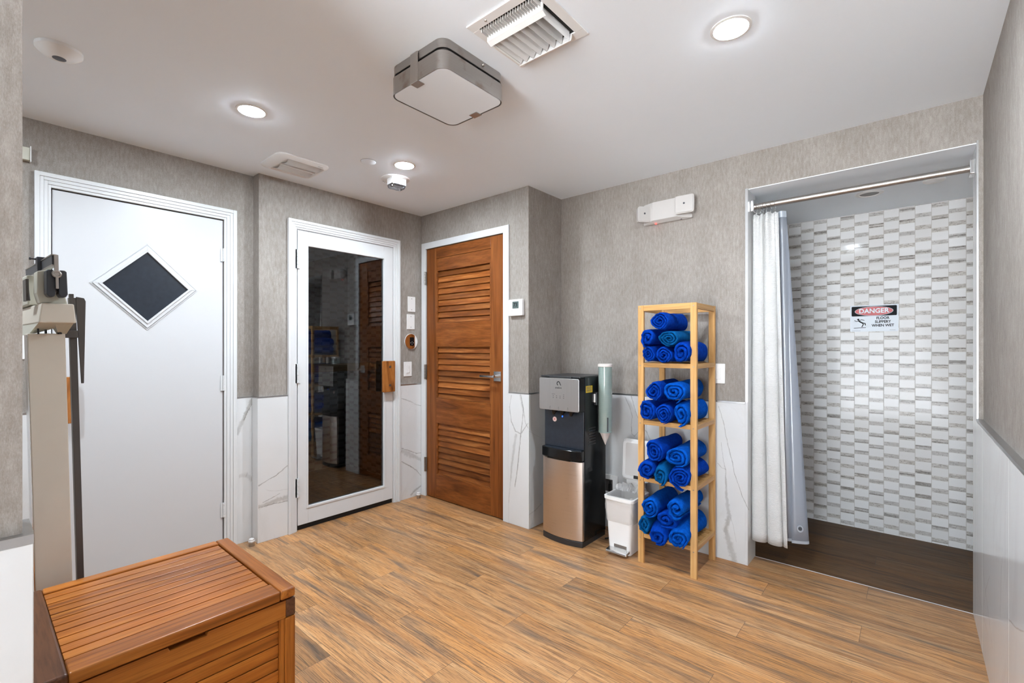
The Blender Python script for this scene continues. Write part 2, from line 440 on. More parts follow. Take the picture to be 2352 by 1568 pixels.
# ------------------------------------------------------------------ the setting
# floor: every plank is a face, laid in a third-bond
XMIN, XMAX, YMIN, YMAX = -2.9, 3.98, -.36, 4.45
XT = 3.018
def make_floor(name, mat, xa, xb, ya, yb, z=0, dx=0, dy=0):
    b = MB(); W, L = .1475, 1.197
    i0 = int(math.floor((xa-1.094-dx)/W))-1
    for i in range(i0, i0+60):
        x0 = 1.094+dx+W*i; ph = 1.363+dy+.399*(i % 3)
        if x0 > xb: break
        k0 = int(math.floor((ya-ph)/L))-1
        for k in range(k0, k0+7):
            y0 = ph+L*k
            a, c = max(x0, xa), min(x0+W, xb); d, e = max(y0, ya), min(y0+L, yb)
            if c-a < 1e-4 or e-d < 1e-4: continue
            b.add([(a, d, z), (c, d, z), (c, e, z), (a, e, z)], [(0, 1, 2, 3)])
            b.uv += [(a-x0, d-y0), (c-x0, d-y0), (c-x0, e-y0), (a-x0, e-y0)]
    return b.build(name, mat)
struct(make_floor('floor', 'floor', XMIN, XT, YMIN, YA2+.12))
struct(make_floor('floor.001', 'floorshade', XT, XMAX, -.5, .95, 0, .02, -.012))
struct(make_floor('floor.002', 'floorshade', 1.25, XB+.6, YA2+.12, 4.45))
struct(make_floor('floor.003', 'floor', -.98, XA, YA2+.12, YA1+.1))


def boxes(name, mat, lst, parent=None, **kw):
    b = MB()
    for q in lst: b.box(*q)
    return b.build(name, mat, parent, **kw)

struct(boxes('ceiling', 'ceil', [(XMIN, XC+.1, YR-.1, YA1+.1, H, H+.06)]))
ZB = -.02
wl = struct(boxes('wall_left', 'paper', [(-.9, .272, YA1, YA1+.09, ZB, H), (1.03, XA, YA1, YA1+.09, ZB, H), (.272, 1.03, YA1, YA1+.09, 2.012, H)]))
wm = struct(boxes('wall_middle', 'paper', [(XA, 1.436, YA2, YA2+.12, ZB, H), (2.2, XB+.1, YA2, YA2+.12, ZB, H), (1.436, 2.2, YA2, YA2+.12, 2.02, H)]))
wc = struct(boxes('wall_center', 'paper', [(XB, XB+.1, YN+.1, 2.196, ZB, H), (XB, XB+.1, 3.055, YA2, ZB, H), (XB, XB+.1, 2.196, 3.055, 2.04, H), (XB, XC, YN, YN+.1, ZB, H)]))
wb = struct(boxes('wall_back', 'paper', [(XC, XJ, YJL+.012, YN+.1, ZB, H), (XC, XJ, YR, YJL+.012, ZH+.004, H)]))
wr = struct(boxes('wall_right', 'paper', [(XMIN, XC, YR-.1, YR, ZB, H)]))
wn = struct(boxes('wall_near', 'paper', [(XMIN, .0615, 1.125, 1.215, ZB, H)]))
# alcove behind the near wall
struct(boxes('wall_left.004', 'paper', [(-.98, -.9, 1.215, YA1+.09, ZB, H)]))

def pieces(name, mat, lst, parent, **kw): return [boxes(name, mat, [q], parent, **kw) for q in lst]

def wainscot(par, slabs, edges):
    pieces('wainscot', 'marble', slabs, par, bevel=.0012, seg=1)
    pieces('metal_edge', 'edge', edges, par)
T = .012
wainscot(wl, [(-.9, .214, YA1-T, YA1, 0, ZW), (1.097, XA-T, YA1-T, YA1, 0, ZW)], [(-.9, .214, YA1-T-.001, YA1, ZW, ZW+.008), (1.097, XA-T, YA1-T-.001, YA1, ZW, ZW+.008)])
wainscot(wm, [(XA-T, 1.376, YA2-T, YA2, 0, ZW), (XA-T, XA, YA2, YA1-T, 0, ZW), (2.256, XB-T, YA2-T, YA2, 0, ZW+.012)],
         [(XA-T, 1.376, YA2-T-.001, YA2, ZW, ZW+.008), (XA-T-.001, XA, YA2, YA1-T, ZW, ZW+.008), (2.256, XB-T, YA2-T-.001, YA2, ZW+.012, ZW+.02)])
wainscot(wc, [(XB-T, XB, YN-T, 2.144, 0, ZW), (XB, XC-T, YN-T, YN, 0, ZW), (XB-T, XB, 3.106, YA2-T, 0, ZW+.012)], [(XB-T-.001, XB, YN-T, 2.144, ZW, ZW+.008), (XB, XC-T, YN-T-.001, YN, ZW, ZW+.008)])
wainscot(wb, [(XC-T, XC, YJL+.0121, 1.30, 0, ZW), (XC-T, XC, 1.3005, YN-T, 0, ZW)], [(XC-T-.001, XC, YJL+.0131, YN-T, ZW, ZW+.009)])
wainscot(wr, [(XMIN, -.01, YR, YJR, 0, .905), (-.009, .65, YR, YJR, 0, .905), (.651, 1.32, YR, YJR, 0, .905), (1.321, 1.99, YR, YJR, 0, .905), (1.991, 2.66, YR, YJR, 0, .905), (2.661, XC, YR, YJR, 0, .905)],
         [(XMIN, XC, YR, YJR+.001, .905, .917), (XC-.014, XC, YJR-.005, YJR+.001, .917, ZH+.01)])
boxes('jamb_return', 'paper', [(XC-.013, XC, YR, YJR-.005, .917, ZH+.01)], wr)
wainscot(wn, [(XMIN, .0735, 1.108, 1.125, 0, .905), (.0615, .0735, 1.125, 1.215, 0, .905)], [(XMIN, .0735, 1.107, 1.125, .905, .92), (.0615, .0745, 1.125, 1.215, .905, .92)])
boxes('jamb_tile', 'marble', [(XC-T, XJ, YJL, YJL+.012, 0, ZH)], wb)
boxes('jamb_edge', 'edge', [(XC-T-.001, XC-T+.004, YJL-.001, YJL+.013, ZW+.009, ZH+.004)], wb)
boxes('soffit', 'ceil', [(XC+.0005, XJ, YJR, YJL, ZH, ZH+.004)], wb)
boxes('jamb_tile', 'marble', [(XC, XJ, YJR-.08, YJR, 0, ZH)], wr)
struct(boxes('trim_1', 'trimw', [(XJ-.012, XJ-.007, YJR, YJL, -.001, .0012)]))       # threshold line of the shower
# printed grey veins of the big porcelain slabs, laid on the face of each wainscot
VEINS = {
    'wb': [
        (0.80, [(2.861,0.857,0.888,0.0014), (2.861,0.829,0.800,0.0014), (2.861,0.814,0.712,0.0014), (2.861,0.793,0.620,0.0020), (2.861,0.780,0.568,0.0020), (2.861,0.768,0.504,0.0013), (2.861,0.727,0.384,0.0013), (2.861,0.694,0.315,0.0013)]),
        (0.50, [(2.861,0.842,0.676,0.0012), (2.861,0.831,0.588,0.0018), (2.861,0.817,0.519,0.0030), (2.861,0.814,0.412,0.0054), (2.861,0.808,0.330,0.0089), (2.861,0.797,0.261,0.0107), (2.861,0.817,0.173,0.0131), (2.861,0.800,0.118,0.0154), (2.861,0.781,0.047,0.0171), (2.861,0.767,-0.005,0.0182)]),
        (0.70, [(2.861,0.862,0.553,0.0018), (2.861,0.837,0.527,0.0018), (2.861,0.814,0.524,0.0018)]),
        (0.35, [(2.861,0.794,0.256,0.0018), (2.861,0.775,0.208,0.0015), (2.861,0.759,0.118,0.0015)]),
        (0.60, [(2.861,1.407,0.910,0.0026), (2.861,1.385,0.835,0.0031), (2.861,1.363,0.776,0.0020), (2.861,1.330,0.718,0.0020), (2.861,1.298,0.681,0.0035), (2.861,1.272,0.624,0.0020)]),
        (0.70, [(2.861,1.452,0.897,0.0016), (2.861,1.418,0.832,0.0026), (2.861,1.399,0.772,0.0015), (2.861,1.407,0.720,0.0015), (2.861,1.403,0.659,0.0023), (2.861,1.385,0.643,0.0023), (2.861,1.360,0.674,0.0015)]),
    ],
    'wm': [
        (0.70, [(1.192,3.111,0.361,0.0039), (1.240,3.111,0.382,0.0028), (1.301,3.111,0.405,0.0032), (1.373,3.111,0.454,0.0037)]),
        (0.45, [(1.192,3.111,0.228,0.0118), (1.240,3.111,0.231,0.0135), (1.301,3.111,0.244,0.0161), (1.373,3.111,0.243,0.0197)]),
        (0.60, [(1.217,3.111,0.249,0.0020), (1.263,3.111,0.262,0.0024), (1.325,3.111,0.283,0.0020)]),
        (0.70, [(1.192,3.111,0.223,0.0020), (1.278,3.111,0.226,0.0024), (1.373,3.111,0.222,0.0025)]),
        (0.20, [(1.240,3.111,0.323,0.0020), (1.301,3.111,0.304,0.0024), (1.373,3.111,0.300,0.0021)]),
        (0.55, [(2.274,3.111,0.820,0.0035), (2.358,3.111,0.789,0.0041), (2.421,3.111,0.756,0.0031), (2.480,3.111,0.740,0.0031)]),
        (0.40, [(2.274,3.111,0.403,0.0171), (2.333,3.111,0.368,0.0254), (2.396,3.111,0.331,0.0206), (2.480,3.111,0.285,0.0105)]),
        (0.70, [(2.274,3.111,0.418,0.0030), (2.358,3.111,0.384,0.0036), (2.421,3.111,0.353,0.0031), (2.473,3.111,0.349,0.0026)]),
        (0.65, [(2.274,3.111,0.313,0.0040), (2.358,3.111,0.261,0.0046), (2.421,3.111,0.213,0.0041), (2.480,3.111,0.149,0.0031)]),
        (0.50, [(2.364,3.111,0.020,0.0102), (2.402,3.111,0.047,0.0103), (2.473,3.111,0.075,0.0063)]),
    ],
    'wl': [
        (0.50, [(1.096,3.198,0.682,0.0101), (1.139,3.198,0.786,0.0118), (1.161,3.198,0.831,0.0119), (1.192,3.198,0.903,0.0104)]),
        (0.70, [(1.139,3.198,0.770,0.0020), (1.161,3.198,0.823,0.0024), (1.191,3.198,0.876,0.0020)]),
        (0.30, [(1.111,3.198,0.421,0.0117), (1.154,3.198,0.424,0.0134), (1.192,3.198,0.380,0.0120)]),
    ],
    'wc': [
        (0.40, [(2.471,2.038,0.906,0.0064), (2.471,2.014,0.812,0.0073), (2.471,1.991,0.715,0.0045), (2.471,1.968,0.681,0.0036)]),
        (0.60, [(2.471,2.116,0.897,0.0028), (2.471,2.135,0.811,0.0033), (2.471,2.116,0.711,0.0037), (2.471,2.080,0.650,0.0037), (2.471,2.032,0.637,0.0046), (2.471,1.968,0.717,0.0027)]),
        (0.70, [(2.471,2.032,0.907,0.0023), (2.471,2.009,0.813,0.0027), (2.471,2.020,0.712,0.0027), (2.471,2.032,0.637,0.0041), (2.471,2.044,0.535,0.0041), (2.471,2.062,0.395,0.0037), (2.471,2.086,0.262,0.0032)]),
        (0.35, [(2.471,2.074,0.632,0.0092), (2.471,2.098,0.500,0.0111), (2.471,2.116,0.386,0.0084), (2.471,2.129,0.272,0.0047), (2.471,2.141,0.139,0.0028)]),
        (0.75, [(2.471,1.962,0.664,0.0036), (2.532,1.962,0.632,0.0073), (2.608,1.962,0.598,0.0074), (2.671,1.962,0.594,0.0047)]),
        (0.35, [(2.471,1.962,0.101,0.0090), (2.547,1.962,0.117,0.0110), (2.608,1.962,0.143,0.0074)]),
    ],
    'wr': [
        (0.50, [(2.466,-0.218,0.886,0.0011), (2.571,-0.218,0.738,0.0019), (2.604,-0.218,0.512,0.0024), (2.631,-0.218,0.345,0.0020), (2.466,-0.218,0.249,0.0022), (2.339,-0.218,0.171,0.0017)]),
        (0.60, [(2.037,-0.218,0.896,0.0021), (2.044,-0.218,0.738,0.0021), (2.084,-0.218,0.635,0.0015), (2.134,-0.218,0.525,0.0016), (2.161,-0.218,0.355,0.0016)]),
        (0.40, [(2.860,-0.218,0.210,0.0013), (2.729,-0.218,0.177,0.0017), (2.466,-0.218,0.160,0.0019)]),
        (0.40, [(2.420,-0.218,0.399,0.0015), (2.539,-0.218,0.302,0.0019), (2.604,-0.218,0.213,0.0016)]),
        (0.50, [(1.987,-0.218,0.432,0.0026), (1.867,-0.218,0.463,0.0025), (1.746,-0.218,0.508,0.0020)]),
    ],
}
NRM = {'wb': lambda p: (-1, 0, 0), 'wm': lambda p: (0, -1, 0), 'wl': lambda p: (0, -1, 0), 'wr': lambda p: (0, 1, 0),
       'wc': lambda p: (-1, 0, 0) if p[0] < XB else (0, -1, 0)}
def veins(par, key):
    rnd = random.Random(5)
    b = MB()
    for st, pts in VEINS[key]:
        nv = Vector(NRM[key](pts[0])); fine = []
        for a, c in zip(pts, pts[1:]):
            for k in range(6):
                t = k/6; t = t*.6+t*t*(3-2*t)*.4; j = rnd.uniform(-1, 1)*.0012
                fine.append((Vector([a[i]+(c[i]-a[i])*t for i in range(3)]), (a[3]+(c[3]-a[3])*t)*rnd.uniform(.8, 1.2), j))
        fine.append((Vector(pts[-1][:3]), pts[-1][3], 0))
        L = []
        for i, (p, w, j) in enumerate(fine):
            d = (fine[min(i+1, len(fine)-1)][0]-fine[max(i-1, 0)][0]).normalized()
            side = d.cross(nv).normalized(); p = p+side*j+nv*.0004
            if p.z > ZW-.001 or p.z < .002: p.z = min(max(p.z, .002), ZW-.001)
            L.append((p-side*w*1.6, p+side*w*1.6))
        n = len(L); vs = [q for r in L for q in r]
        b.add(vs, [(2*i, 2*i+1, 2*i+3, 2*i+2) for i in range(n-1)], st*.62)
        for i in range(n-1): b.uv += [(0, i/n), (1, i/n), (1, (i+1)/n), (0, (i+1)/n)]
    o = b.build('veining', 'vein', par); return o
for par, key in ((wb, 'wb'), (wm, 'wm'), (wl, 'wl'), (wc, 'wc'), (wr, 'wr')): veins(par, key)
# shower stall
struct(boxes('wall_rear', 'mosaic', [(XS, XS+.05, -.55, 1.0, ZB, 2.2)]))
struct(boxes('wall_right.001', 'mosaic', [(XJ, XS, -.55, -.5, ZB, 2.2)]))
struct(boxes('wall_left.001', 'mosaic', [(XJ, XS, .95, 1.0, ZB, 2.2)]))
struct(boxes('wall_front', 'marble', [(XJ-.02, XJ, -.55, YJR-.08, ZB, 2.2)]))
struct(boxes('wall_front.001', 'marble', [(XJ, XJ+.02, YJL+.012, 1.0, ZB, 2.2)]))
struct(boxes('ceiling.001', 'ceil', [(XJ, XS, -.5, .95, 2.137, 2.2)]))
# steam room behind the glass door
struct(boxes('wall_left.002', 'mosaic', [(1.25, 1.3, YA2+.12, 4.42, ZB, 2.3)]))
struct(boxes('wall_rear.001', 'mosaic', [(1.25, 2.6, 4.4, 4.45, ZB, 2.3)]))
struct(boxes('wall_right.002', 'mosaic', [(2.55, 2.6, YA2+.12, 4.42, ZB, 2.3)]))
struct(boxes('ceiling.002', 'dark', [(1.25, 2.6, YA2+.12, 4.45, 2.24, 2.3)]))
# closet behind the louvred door
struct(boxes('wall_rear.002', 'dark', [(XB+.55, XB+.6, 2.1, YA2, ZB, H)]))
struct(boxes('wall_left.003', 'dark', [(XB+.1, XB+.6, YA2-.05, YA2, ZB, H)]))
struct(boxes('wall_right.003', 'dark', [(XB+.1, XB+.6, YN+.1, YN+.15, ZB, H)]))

# ------------------------------------------------------------------ doors
def casing(par, mat, axis, a0, a1, i0, i1, zt, zi, face, steps, z0=0):
    """stepped casing around an opening; axis 0: along x on a y=face wall, axis 1: along y on an x=face wall"""
    b = MB()
    for f0, f1, th in steps:      # fractions of the casing width from the outer edge, and thickness
        l0, l1 = a0+(i0-a0)*f0, a0+(i0-a0)*f1
        r0, r1 = a1-(a1-i1)*f1, a1-(a1-i1)*f0
        t0, t1 = zt-(zt-zi)*f1, zt-(zt-zi)*f0
        for (p, q, c, d) in ((l0, l1, z0, t1), (r0, r1, z0, t1), (l1, r0, t0, t1)):
            if axis == 0: b.box(p, q, face-th, face, c, d, .5)
            else: b.box(face-th, face, p, q, c, d, .5)
    return b.build('casing', mat, par, bevel=.0015)
STEPS = [(0, .3, .024), (.3, .55, .019), (.55, .8, .015), (.8, 1.0, .010)]

d1 = struct(empty('door_1', (.651, YA1, 0)))
casing(d1, 'trimw', 0, .214, 1.097, .272, 1.03, 2.078, 2.012, YA1, STEPS)
def hexdoor():
    b = MB(); x0, x1, z0, z1 = .276, 1.026, .012, 2.006; y0, y1 = YA1+.002, YA1+.04
    b.box(x0, x1, y0, y1, z0, z1); return b
leaf = hexdoor().build('leaf', 'doorw', d1, bevel=.002)
boxes('shadow_gap', 'dark', [(.272, 1.03, YA1+.045, YA1+.085, 0, 2.012)], d1)
# diamond window: frame of four mitred moulding strips with a thin outer bead
cx, cz = .652, 1.564
def diamond(r): return [(cx+r, cz), (cx, cz+r), (cx-r, cz), (cx, cz-r)]
fr = MB()
for ro, ri, th in ((.240, .232, .004), (.228, .196, .010), (.205, .190, .015)):
    o_, i_ = diamond(ro), diamond(ri)
    for k in range(4):
        q = [o_[k], o_[(k+1) % 4], i_[(k+1) % 4], i_[k]]
        fr.prism(q, 1, YA1+.003, YA1+.002-th, .5)
wf = fr.build('window_frame', 'doorw', d1, bevel=.001)
pn = MB().prism(diamond(.198), 1, YA1+.002, YA1-.001).build('pane', 'navy', wf)
lab(pn, 'dark blue black pane')
def hinge(par, x, y, z0, z1, mat, dx=(0, 0), face='y'):
    b = MB()
    n = 5; h = (z1-z0)/n
    for k in range(n): b.tube((x, y, z0+h*k+.0008), (x, y, z0+h*(k+1)-.0008), .0065, 12)
    if face == 'y': b.box(x-.016, x+.016, y+.004, y+.006, z0, z1)
    else: b.box(x+.004, x+.006, y-.016, y+.016, z0, z1)
    return b.build('hinge', mat, par, smooth=True)
for z0, z1 in ((1.755, 1.835), (.964, 1.057), (.189, .277)): hinge(d1, 1.029, YA1-.008, z0, z1, 'trimw')
pl = MB(); pl.prism(rrect(.285, .352, .853, 1.083, .012), 1, YA1-.028, YA1-.05)
for z in (.89, 1.045): pl.tube((.315, YA1+.002, z), (.315, YA1-.029, z), .009)
lab(pl.build('door_pull', 'pullw', d1, bevel=.003), 'brown wooden pull')

d2 = struct(empty('door_2', (1.82, YA2, 0)))
casing(d2, 'trimw', 0, 1.376, 2.256, 1.436, 2.2, 2.08, 2.02, YA2, STEPS)
lf = MB(); y0, y1 = YA2-.006, YA2+.03
for q in ((1.443, 1.514, .036, 2.014), (2.114, 2.196, .036, 2.014), (1.514, 2.114, 1.917, 2.014), (1.514, 2.114, .036, .152)):
    lf.box(q[0], q[1], y0, y1, q[2], q[3], .5)
leaf2 = lf.build('leaf', 'trimw', d2, bevel=.002)
bd = MB()
for q in ((1.500, 1.514, .138, 1.931), (2.114, 2.128, .138, 1.931), (1.514, 2.114, 1.917, 1.931), (1.514, 2.114, .138, .152)):
    bd.box(q[0], q[1], y0-.004, y0, q[2], q[3], .5)
bd.build('glazing_bead', 'trimw', leaf2, bevel=.0015)
boxes('pane', 'glass', [(1.512, 2.116, YA2+.008, YA2+.010, .150, 1.919)], leaf2)
boxes('jamb', 'trimw', [(1.436, 1.440, YA2, YA2+.12, 0, 2.02), (2.198, 2.2, YA2, YA2+.12, 0, 2.02), (1.436, 2.2, YA2, YA2+.12, 2.016, 2.02)], d2)
boxes('sweep_gap', 'dark', [(1.440, 2.198, YA2+.012, YA2+.022, .0005, .04)], d2)
for z0, z1 in ((1.755, 1.883), (.990, 1.118), (.228, .353)): hinge(d2, 1.440, YA2-.014, z0, z1, 'trimw')
pl = MB(); pl.prism(rrect(2.078, 2.188, .883, 1.124, .008), 1, YA2-.030, YA2-.05)
for z in (.93, 1.08): pl.tube((2.135, YA2-.005, z), (2.135, YA2-.031, z), .012)
pull = lab(pl.build('door_pull', 'pullw', d2, bevel=.003), 'knotty reddish brown wooden pull')
kn = MB()
for z in (.935, 1.078): kn.tube((2.140, YA2-.049, z), (2.140, YA2-.0515, z), .010, 14)
kn.build('screw_plug', 'duck', pull)

d3 = struct(empty('door_3', (XB, 2.625, 0)))
b = MB()
for q in ((2.144, 2.196, 0, 2.09), (3.055, 3.106, 0, 2.09), (2.196, 3.055, 2.04, 2.09)): b.box(XB-.012, XB, q[0], q[1], q[2], q[3], .5)
b.build('casing', 'trimw', d3, bevel=.001)
xf, xk = XB+.002, XB+.042
st = MB(); st.box(xf, xk, 2.933, 3.052, .006, 2.036); st.box(xf, xk, 2.199, 2.328, .006, 2.036)
st.build('stile', 'walz', d3, bevel=.0015)
rl = MB()
for z0, z1 in ((1.951, 2.036), (1.237, 1.425), (.619, .818), (.006, .20)): rl.box(xf, xk, 2.328, 2.933, z0, z1)
rl.build('rail', 'waly', d3, bevel=.0015)
tb = MB(); tb.box(xf+.006, xk-.006, 2.328, 2.933, 1.853, 1.951); tb.build('top_board', 'waly', d3, bevel=.0015)
def louvres(z0, z1, n):
    b = MB(); p = (z1-z0)/n
    for i in range(n):
        zc = z0+p*(i+.5); hh = p*.62; dx = .017
        b.prism([(xf+.008, zc-hh+.003), (xf+.013, zc-hh), (xf+.013+dx, zc+hh-.004), (xf+.007+dx, zc+hh)][::-1], 1, 2.338, 2.923)
    o = b.build('louvre_panel', 'wals', d3, bevel=.001)
    f = MB()
    f.box(xf+.002, xk, 2.328, 2.339, z0, z1); f.box(xf+.002, xk, 2.922, 2.933, z0, z1)
    f.box(xf+.002, xk-.01, 2.339, 2.922, z1-.006, z1); f.box(xf+.002, xk-.01, 2.339, 2.922, z0, z0+.006)
    f.build('louvre_frame', 'waly', o, bevel=.001)
louvres(1.425, 1.853, 9); louvres(.818, 1.237, 9); louvres(.20, .619, 9)
for z0, z1 in ((1.746, 1.855), (.966, 1.089), (.204, .323)): hinge(d3, XB-.013, 3.060, z0, z1, 'nickelf', face='x')
hd = MB(); hd.box(XB-.006, XB+.004, 2.222, 2.292, .985, 1.056)
hd.tube((XB-.004, 2.257, 1.021), (XB-.05, 2.257, 1.021), .011)
hd.box(XB-.058, XB-.042, 2.246, 2.385, 1.013, 1.029)
lab(hd.build('lever_handle', 'chrome', d3, bevel=.002, smooth=False), 'polished lever on a square rose')
boxes('strike_plate', 'charcoal', [(XB-.004, XB+.01, 2.1945, 2.1985, .985, 1.07)], d3)

# ------------------------------------------------------------------ door stops
ds = thing('door_stop', (1.151, 3.105, 0), 'short metal door stop on the floor beside the white door', 'door stop', 'floor door stops')
MB().lathe([(.016, 0), (.016, .026), (.015, .027)], (1.151, 3.105, 0), 20).build('base', 'nickel', ds, smooth=True)
MB().lathe([(.0185, .026), (.0185, .033), (.015, .035), (.015, .043), (.012, .046), (0, .0465)], (1.151, 3.105, 0), 20).build('rubber_cap', 'plastg', ds, smooth=True)
ds2 = copy_tree(ds); ds2.location = (2.401, 3.055, 0); ds2['label'] = 'short metal door stop in the corner beside the louvered wooden door'

# ------------------------------------------------------------------ wall fittings
def plate(name, label, cat, face, a0, a1, z0, z1, group=None, mat='plast', th=.006, screws=True):
    """face: ('x', X) plate facing -X, a = y range; ('y', Y) facing -Y, a = x range"""
    ax, pos = face; mid = (a0+a1)/2
    t = thing(name, (pos, mid, (z0+z1)/2) if ax == 'x' else (mid, pos, (z0+z1)/2), label, cat, group)
    MB().prism(rrect(a0, a1, z0, z1, .003), 0 if ax == 'x' else 1, pos, pos-th).build('cover_plate', mat, t, bevel=.002)
    if screws:
        for z in (z1-.018, z0+.018):
            p0 = (pos-th+.001, mid, z) if ax == 'x' else (mid, pos-th+.001, z)
            p1 = (pos-th-.0008, mid, z) if ax == 'x' else (mid, pos-th-.0008, z)
            MB().tube(p0, p1, .003, 10).build('screw', 'ink', t)
    return t
plate('blank_plate', 'upper of the two blank white plates on wall between the doors', 'wall plate', ('y', YA2), 2.342, 2.417, 1.520, 1.645, 'blank wall plates')
plate('blank_plate', 'lower of the two blank white plates, just above the round wooden control', 'wall plate', ('y', YA2), 2.333, 2.411, 1.376, 1.500, 'blank wall plates')
dm = plate('dimmer_switch', 'white wall switch plate below the round wooden control, beside the wooden pull', 'switch', ('y', YA2), 2.303, 2.381, .993, 1.111, screws=False)
boxes('rocker', 'plast', [(2.325, 2.357, YA2-.0085, YA2-.005, 1.023, 1.085)], dm, bevel=.001)
boxes('slide', 'plastg', [(2.348, 2.351, YA2-.0095, YA2-.008, 1.055, 1.075), (2.326, 2.356, YA2-.0095, YA2-.008, 1.018, 1.0195)], dm)
cp = thing('sauna_control', (2.377, YA2, 1.276), 'round wooden control with black keypad between the glass and louvered doors', 'control panel')
MB().prism(circ(2.375, 1.276, .0635, .0645), 1, YA2, YA2-.006).build('back_plate', 'plast', cp)
MB().prism([p for p in circ(2.370, 1.277, .0575, .0615, 40) if p[0] < 2.410], 1, YA2-.006, YA2-.016).build('wood_cover', 'walz', cp, bevel=.002)
MB().prism(rrect(2.352, 2.394, 1.243, 1.311, .004), 1, YA2-.016, YA2-.0195).build('keypad', 'blackg', cp, bevel=.001)
kb = MB()
for dx, dz in ((0, .012), (-.012, .004), (.012, .004), (0, -.006)): kb.tube((2.373+dx, YA2-.0194, 1.262+dz), (2.373+dx, YA2-.0202, 1.262+dz), .0022, 10)
kb.build('button', 'plast', cp)
th = thing('thermostat', (XB, 2.07, 1.505), 'white thermostat with grey display beside the louvered door', 'thermostat')
y0, y1 = 2.010, 2.134
MB().prism(rrect(y0, y1, 1.447, 1.560, .006), 0, XB, XB-.024).build('body', 'plast', th, bevel=.003)
boxes('display', 'lcd', [(XB-.0255, XB-.023, 2.042, 2.097, 1.497, 1.545)], th)
text('readout', '73', .036, (XB-.0258, 2.070, 1.521), FACE_X, 'black', th, bold=.0006, extrude=.0003)
boxes('button', 'plastg', [(XB-.026, XB-.023, 2.095, 2.110, 1.481, 1.488), (XB-.026, XB-.023, 2.050, 2.075, 1.481, 1.488), (XB-.026, XB-.023, 2.066, 2.090, 1.458, 1.463)], th, bevel=.001)

sw = plate('light_switch', 'white rocker light switch beside the bamboo towel rack', 'switch', ('x', XC), .822, .900, 1.018, 1.134, screws=False)
boxes('rocker', 'plast', [(XC-.0095, XC-.005, .845, .877, 1.043, 1.109)], sw, bevel=.0015)
s2 = plate('light_switch', 'white switch plate low at left edge of wall beside the scale', 'switch', ('y', YA1), .105, .183, 1.172, 1.288, screws=False)
boxes('rocker', 'plast', [(.128, .160, YA1-.0095, YA1-.005, 1.197, 1.263)], s2, bevel=.0015)
wbx = thing('wall_box', (.16, YA1, 2.15), 'small beige box with white edge high on wall left of white door', 'wall box')
boxes('body', 'creamg', [(.11, .199, YA1-.030, YA1, 2.117, 2.177)], wbx, bevel=.002)
boxes('edge_plate', 'plast', [(.199, .203, YA1-.036, YA1, 2.110, 2.184)], wbx, bevel=.001)

# recessed supply box and cord behind the dispenser
ob = thing('supply_box', (XC, 1.56, .31), 'white recessed wall box low on wall behind the black water dispenser', 'wall box')
X0 = XC-T
fr = MB()
for q in ((1.499, 1.541, .225, .360), (1.64, 1.66, .225, .360), (1.541, 1.64, .328, .360), (1.541, 1.64, .225, .245)): fr.box(X0-.008, X0, *q)
fr.build('frame', 'plast', ob, bevel=.002)
boxes('recess', 'charcoal', [(X0-.003, X0-.001, 1.541, 1.64, .245, .328)], ob)
vb = MB().tube((X0-.012, 1.557, .25), (X0-.012, 1.557, .30), .010); vb.tube((X0-.012, 1.557, .30), (X0-.012, 1.557, .318), .006)
vb.build('valve', 'blackg', ob, smooth=True)
op = plate('outlet_plate', 'white outlet plate near the floor behind the trash bin', 'outlet', ('x', X0), 1.50, 1.62, .085, .205)
boxes('cord_stripe', 'ledb', [(X0-.0075, X0-.0062, 1.502, 1.54, .15, .153)], op)
tag(MB().path([(X0-.015, 1.56, .11), (X0-.04, 1.55, .07), (X0-.07, 1.51, .03), (X0-.09, 1.47, .008), (X0-.12, 1.455, .006), (X0-.15, 1.46, .006), (X0-.2, 1.49, .006)], .005).build('power_cord', 'blacks', smooth=True),
    'black power cord on the floor between the water dispenser and trash bin', 'cord')

# emergency light
el = thing('emergency_light', (XC, 1.15, 2.09), 'white twin-head emergency light high on the back wall', 'emergency light')
eb = MB()
eb.loft([[(x, y, z) for y, z in p] for x, p in ((XC, rrect(1.005, 1.315, 2.015, 2.145, .008)), (XC-.022, rrect(1.005, 1.315, 2.015, 2.145, .008)), (XC-.05, rrect(1.085, 1.245, 2.03, 2.145, .006)))][::1])
eb.build('body', 'elite', el, bevel=.002, recalc=True)
# right lamp head: a rounded box facing the room; left one turned towards the left
def lamp_head(cy, cz, yaw, w, h, dep, tilt):
    Tm = Matrix.Translation((XC-.045, cy, cz)) @ Matrix.Rotation(R(yaw), 4, 'Z') @ Matrix.Rotation(R(tilt), 4, 'Y')
    b = MB(); b.T = Tm
    b.loft([[(x, y, z) for y, z in rrect(-w*s, w*s, -h*s, h*s, .014*s)] for x, s in ((.02, .55), (0, .9), (-dep*.7, 1.0), (-dep, 1.0))])
    o = b.build('lamp_head', 'elite', el, bevel=.002, recalc=True)
    l = MB(); l.T = Tm
    l.loft([[(x, y, z) for y, z in rrect(-w*s, w*s, -h*s, h*s, .012*s)] for x, s in ((-dep, .92), (-dep-.004, .90))])
    l.build('lens', 'elite', o, bevel=.002, recalc=True)
    c = MB(); c.T = Tm; c.tube((-dep-.003, 0, .004), (-dep-.0055, 0, .004), .006, 10); c.build('bulb', 'ink', o)
lamp_head(1.035, 2.085, 4, .057, .055, .035, 4)
lamp_head(1.315, 2.075, 48, .043, .05, .036, 0)
MB().tube((XC-.024, 1.232, 2.0165), (XC-.024, 1.232, 2.0115), .006, 10).build('indicator_led', 'ledr', el)
MB().tube((XC-.024, 1.07, 2.0165), (XC-.024, 1.07, 2.0135), .005, 10).build('test_button', 'ink', el)

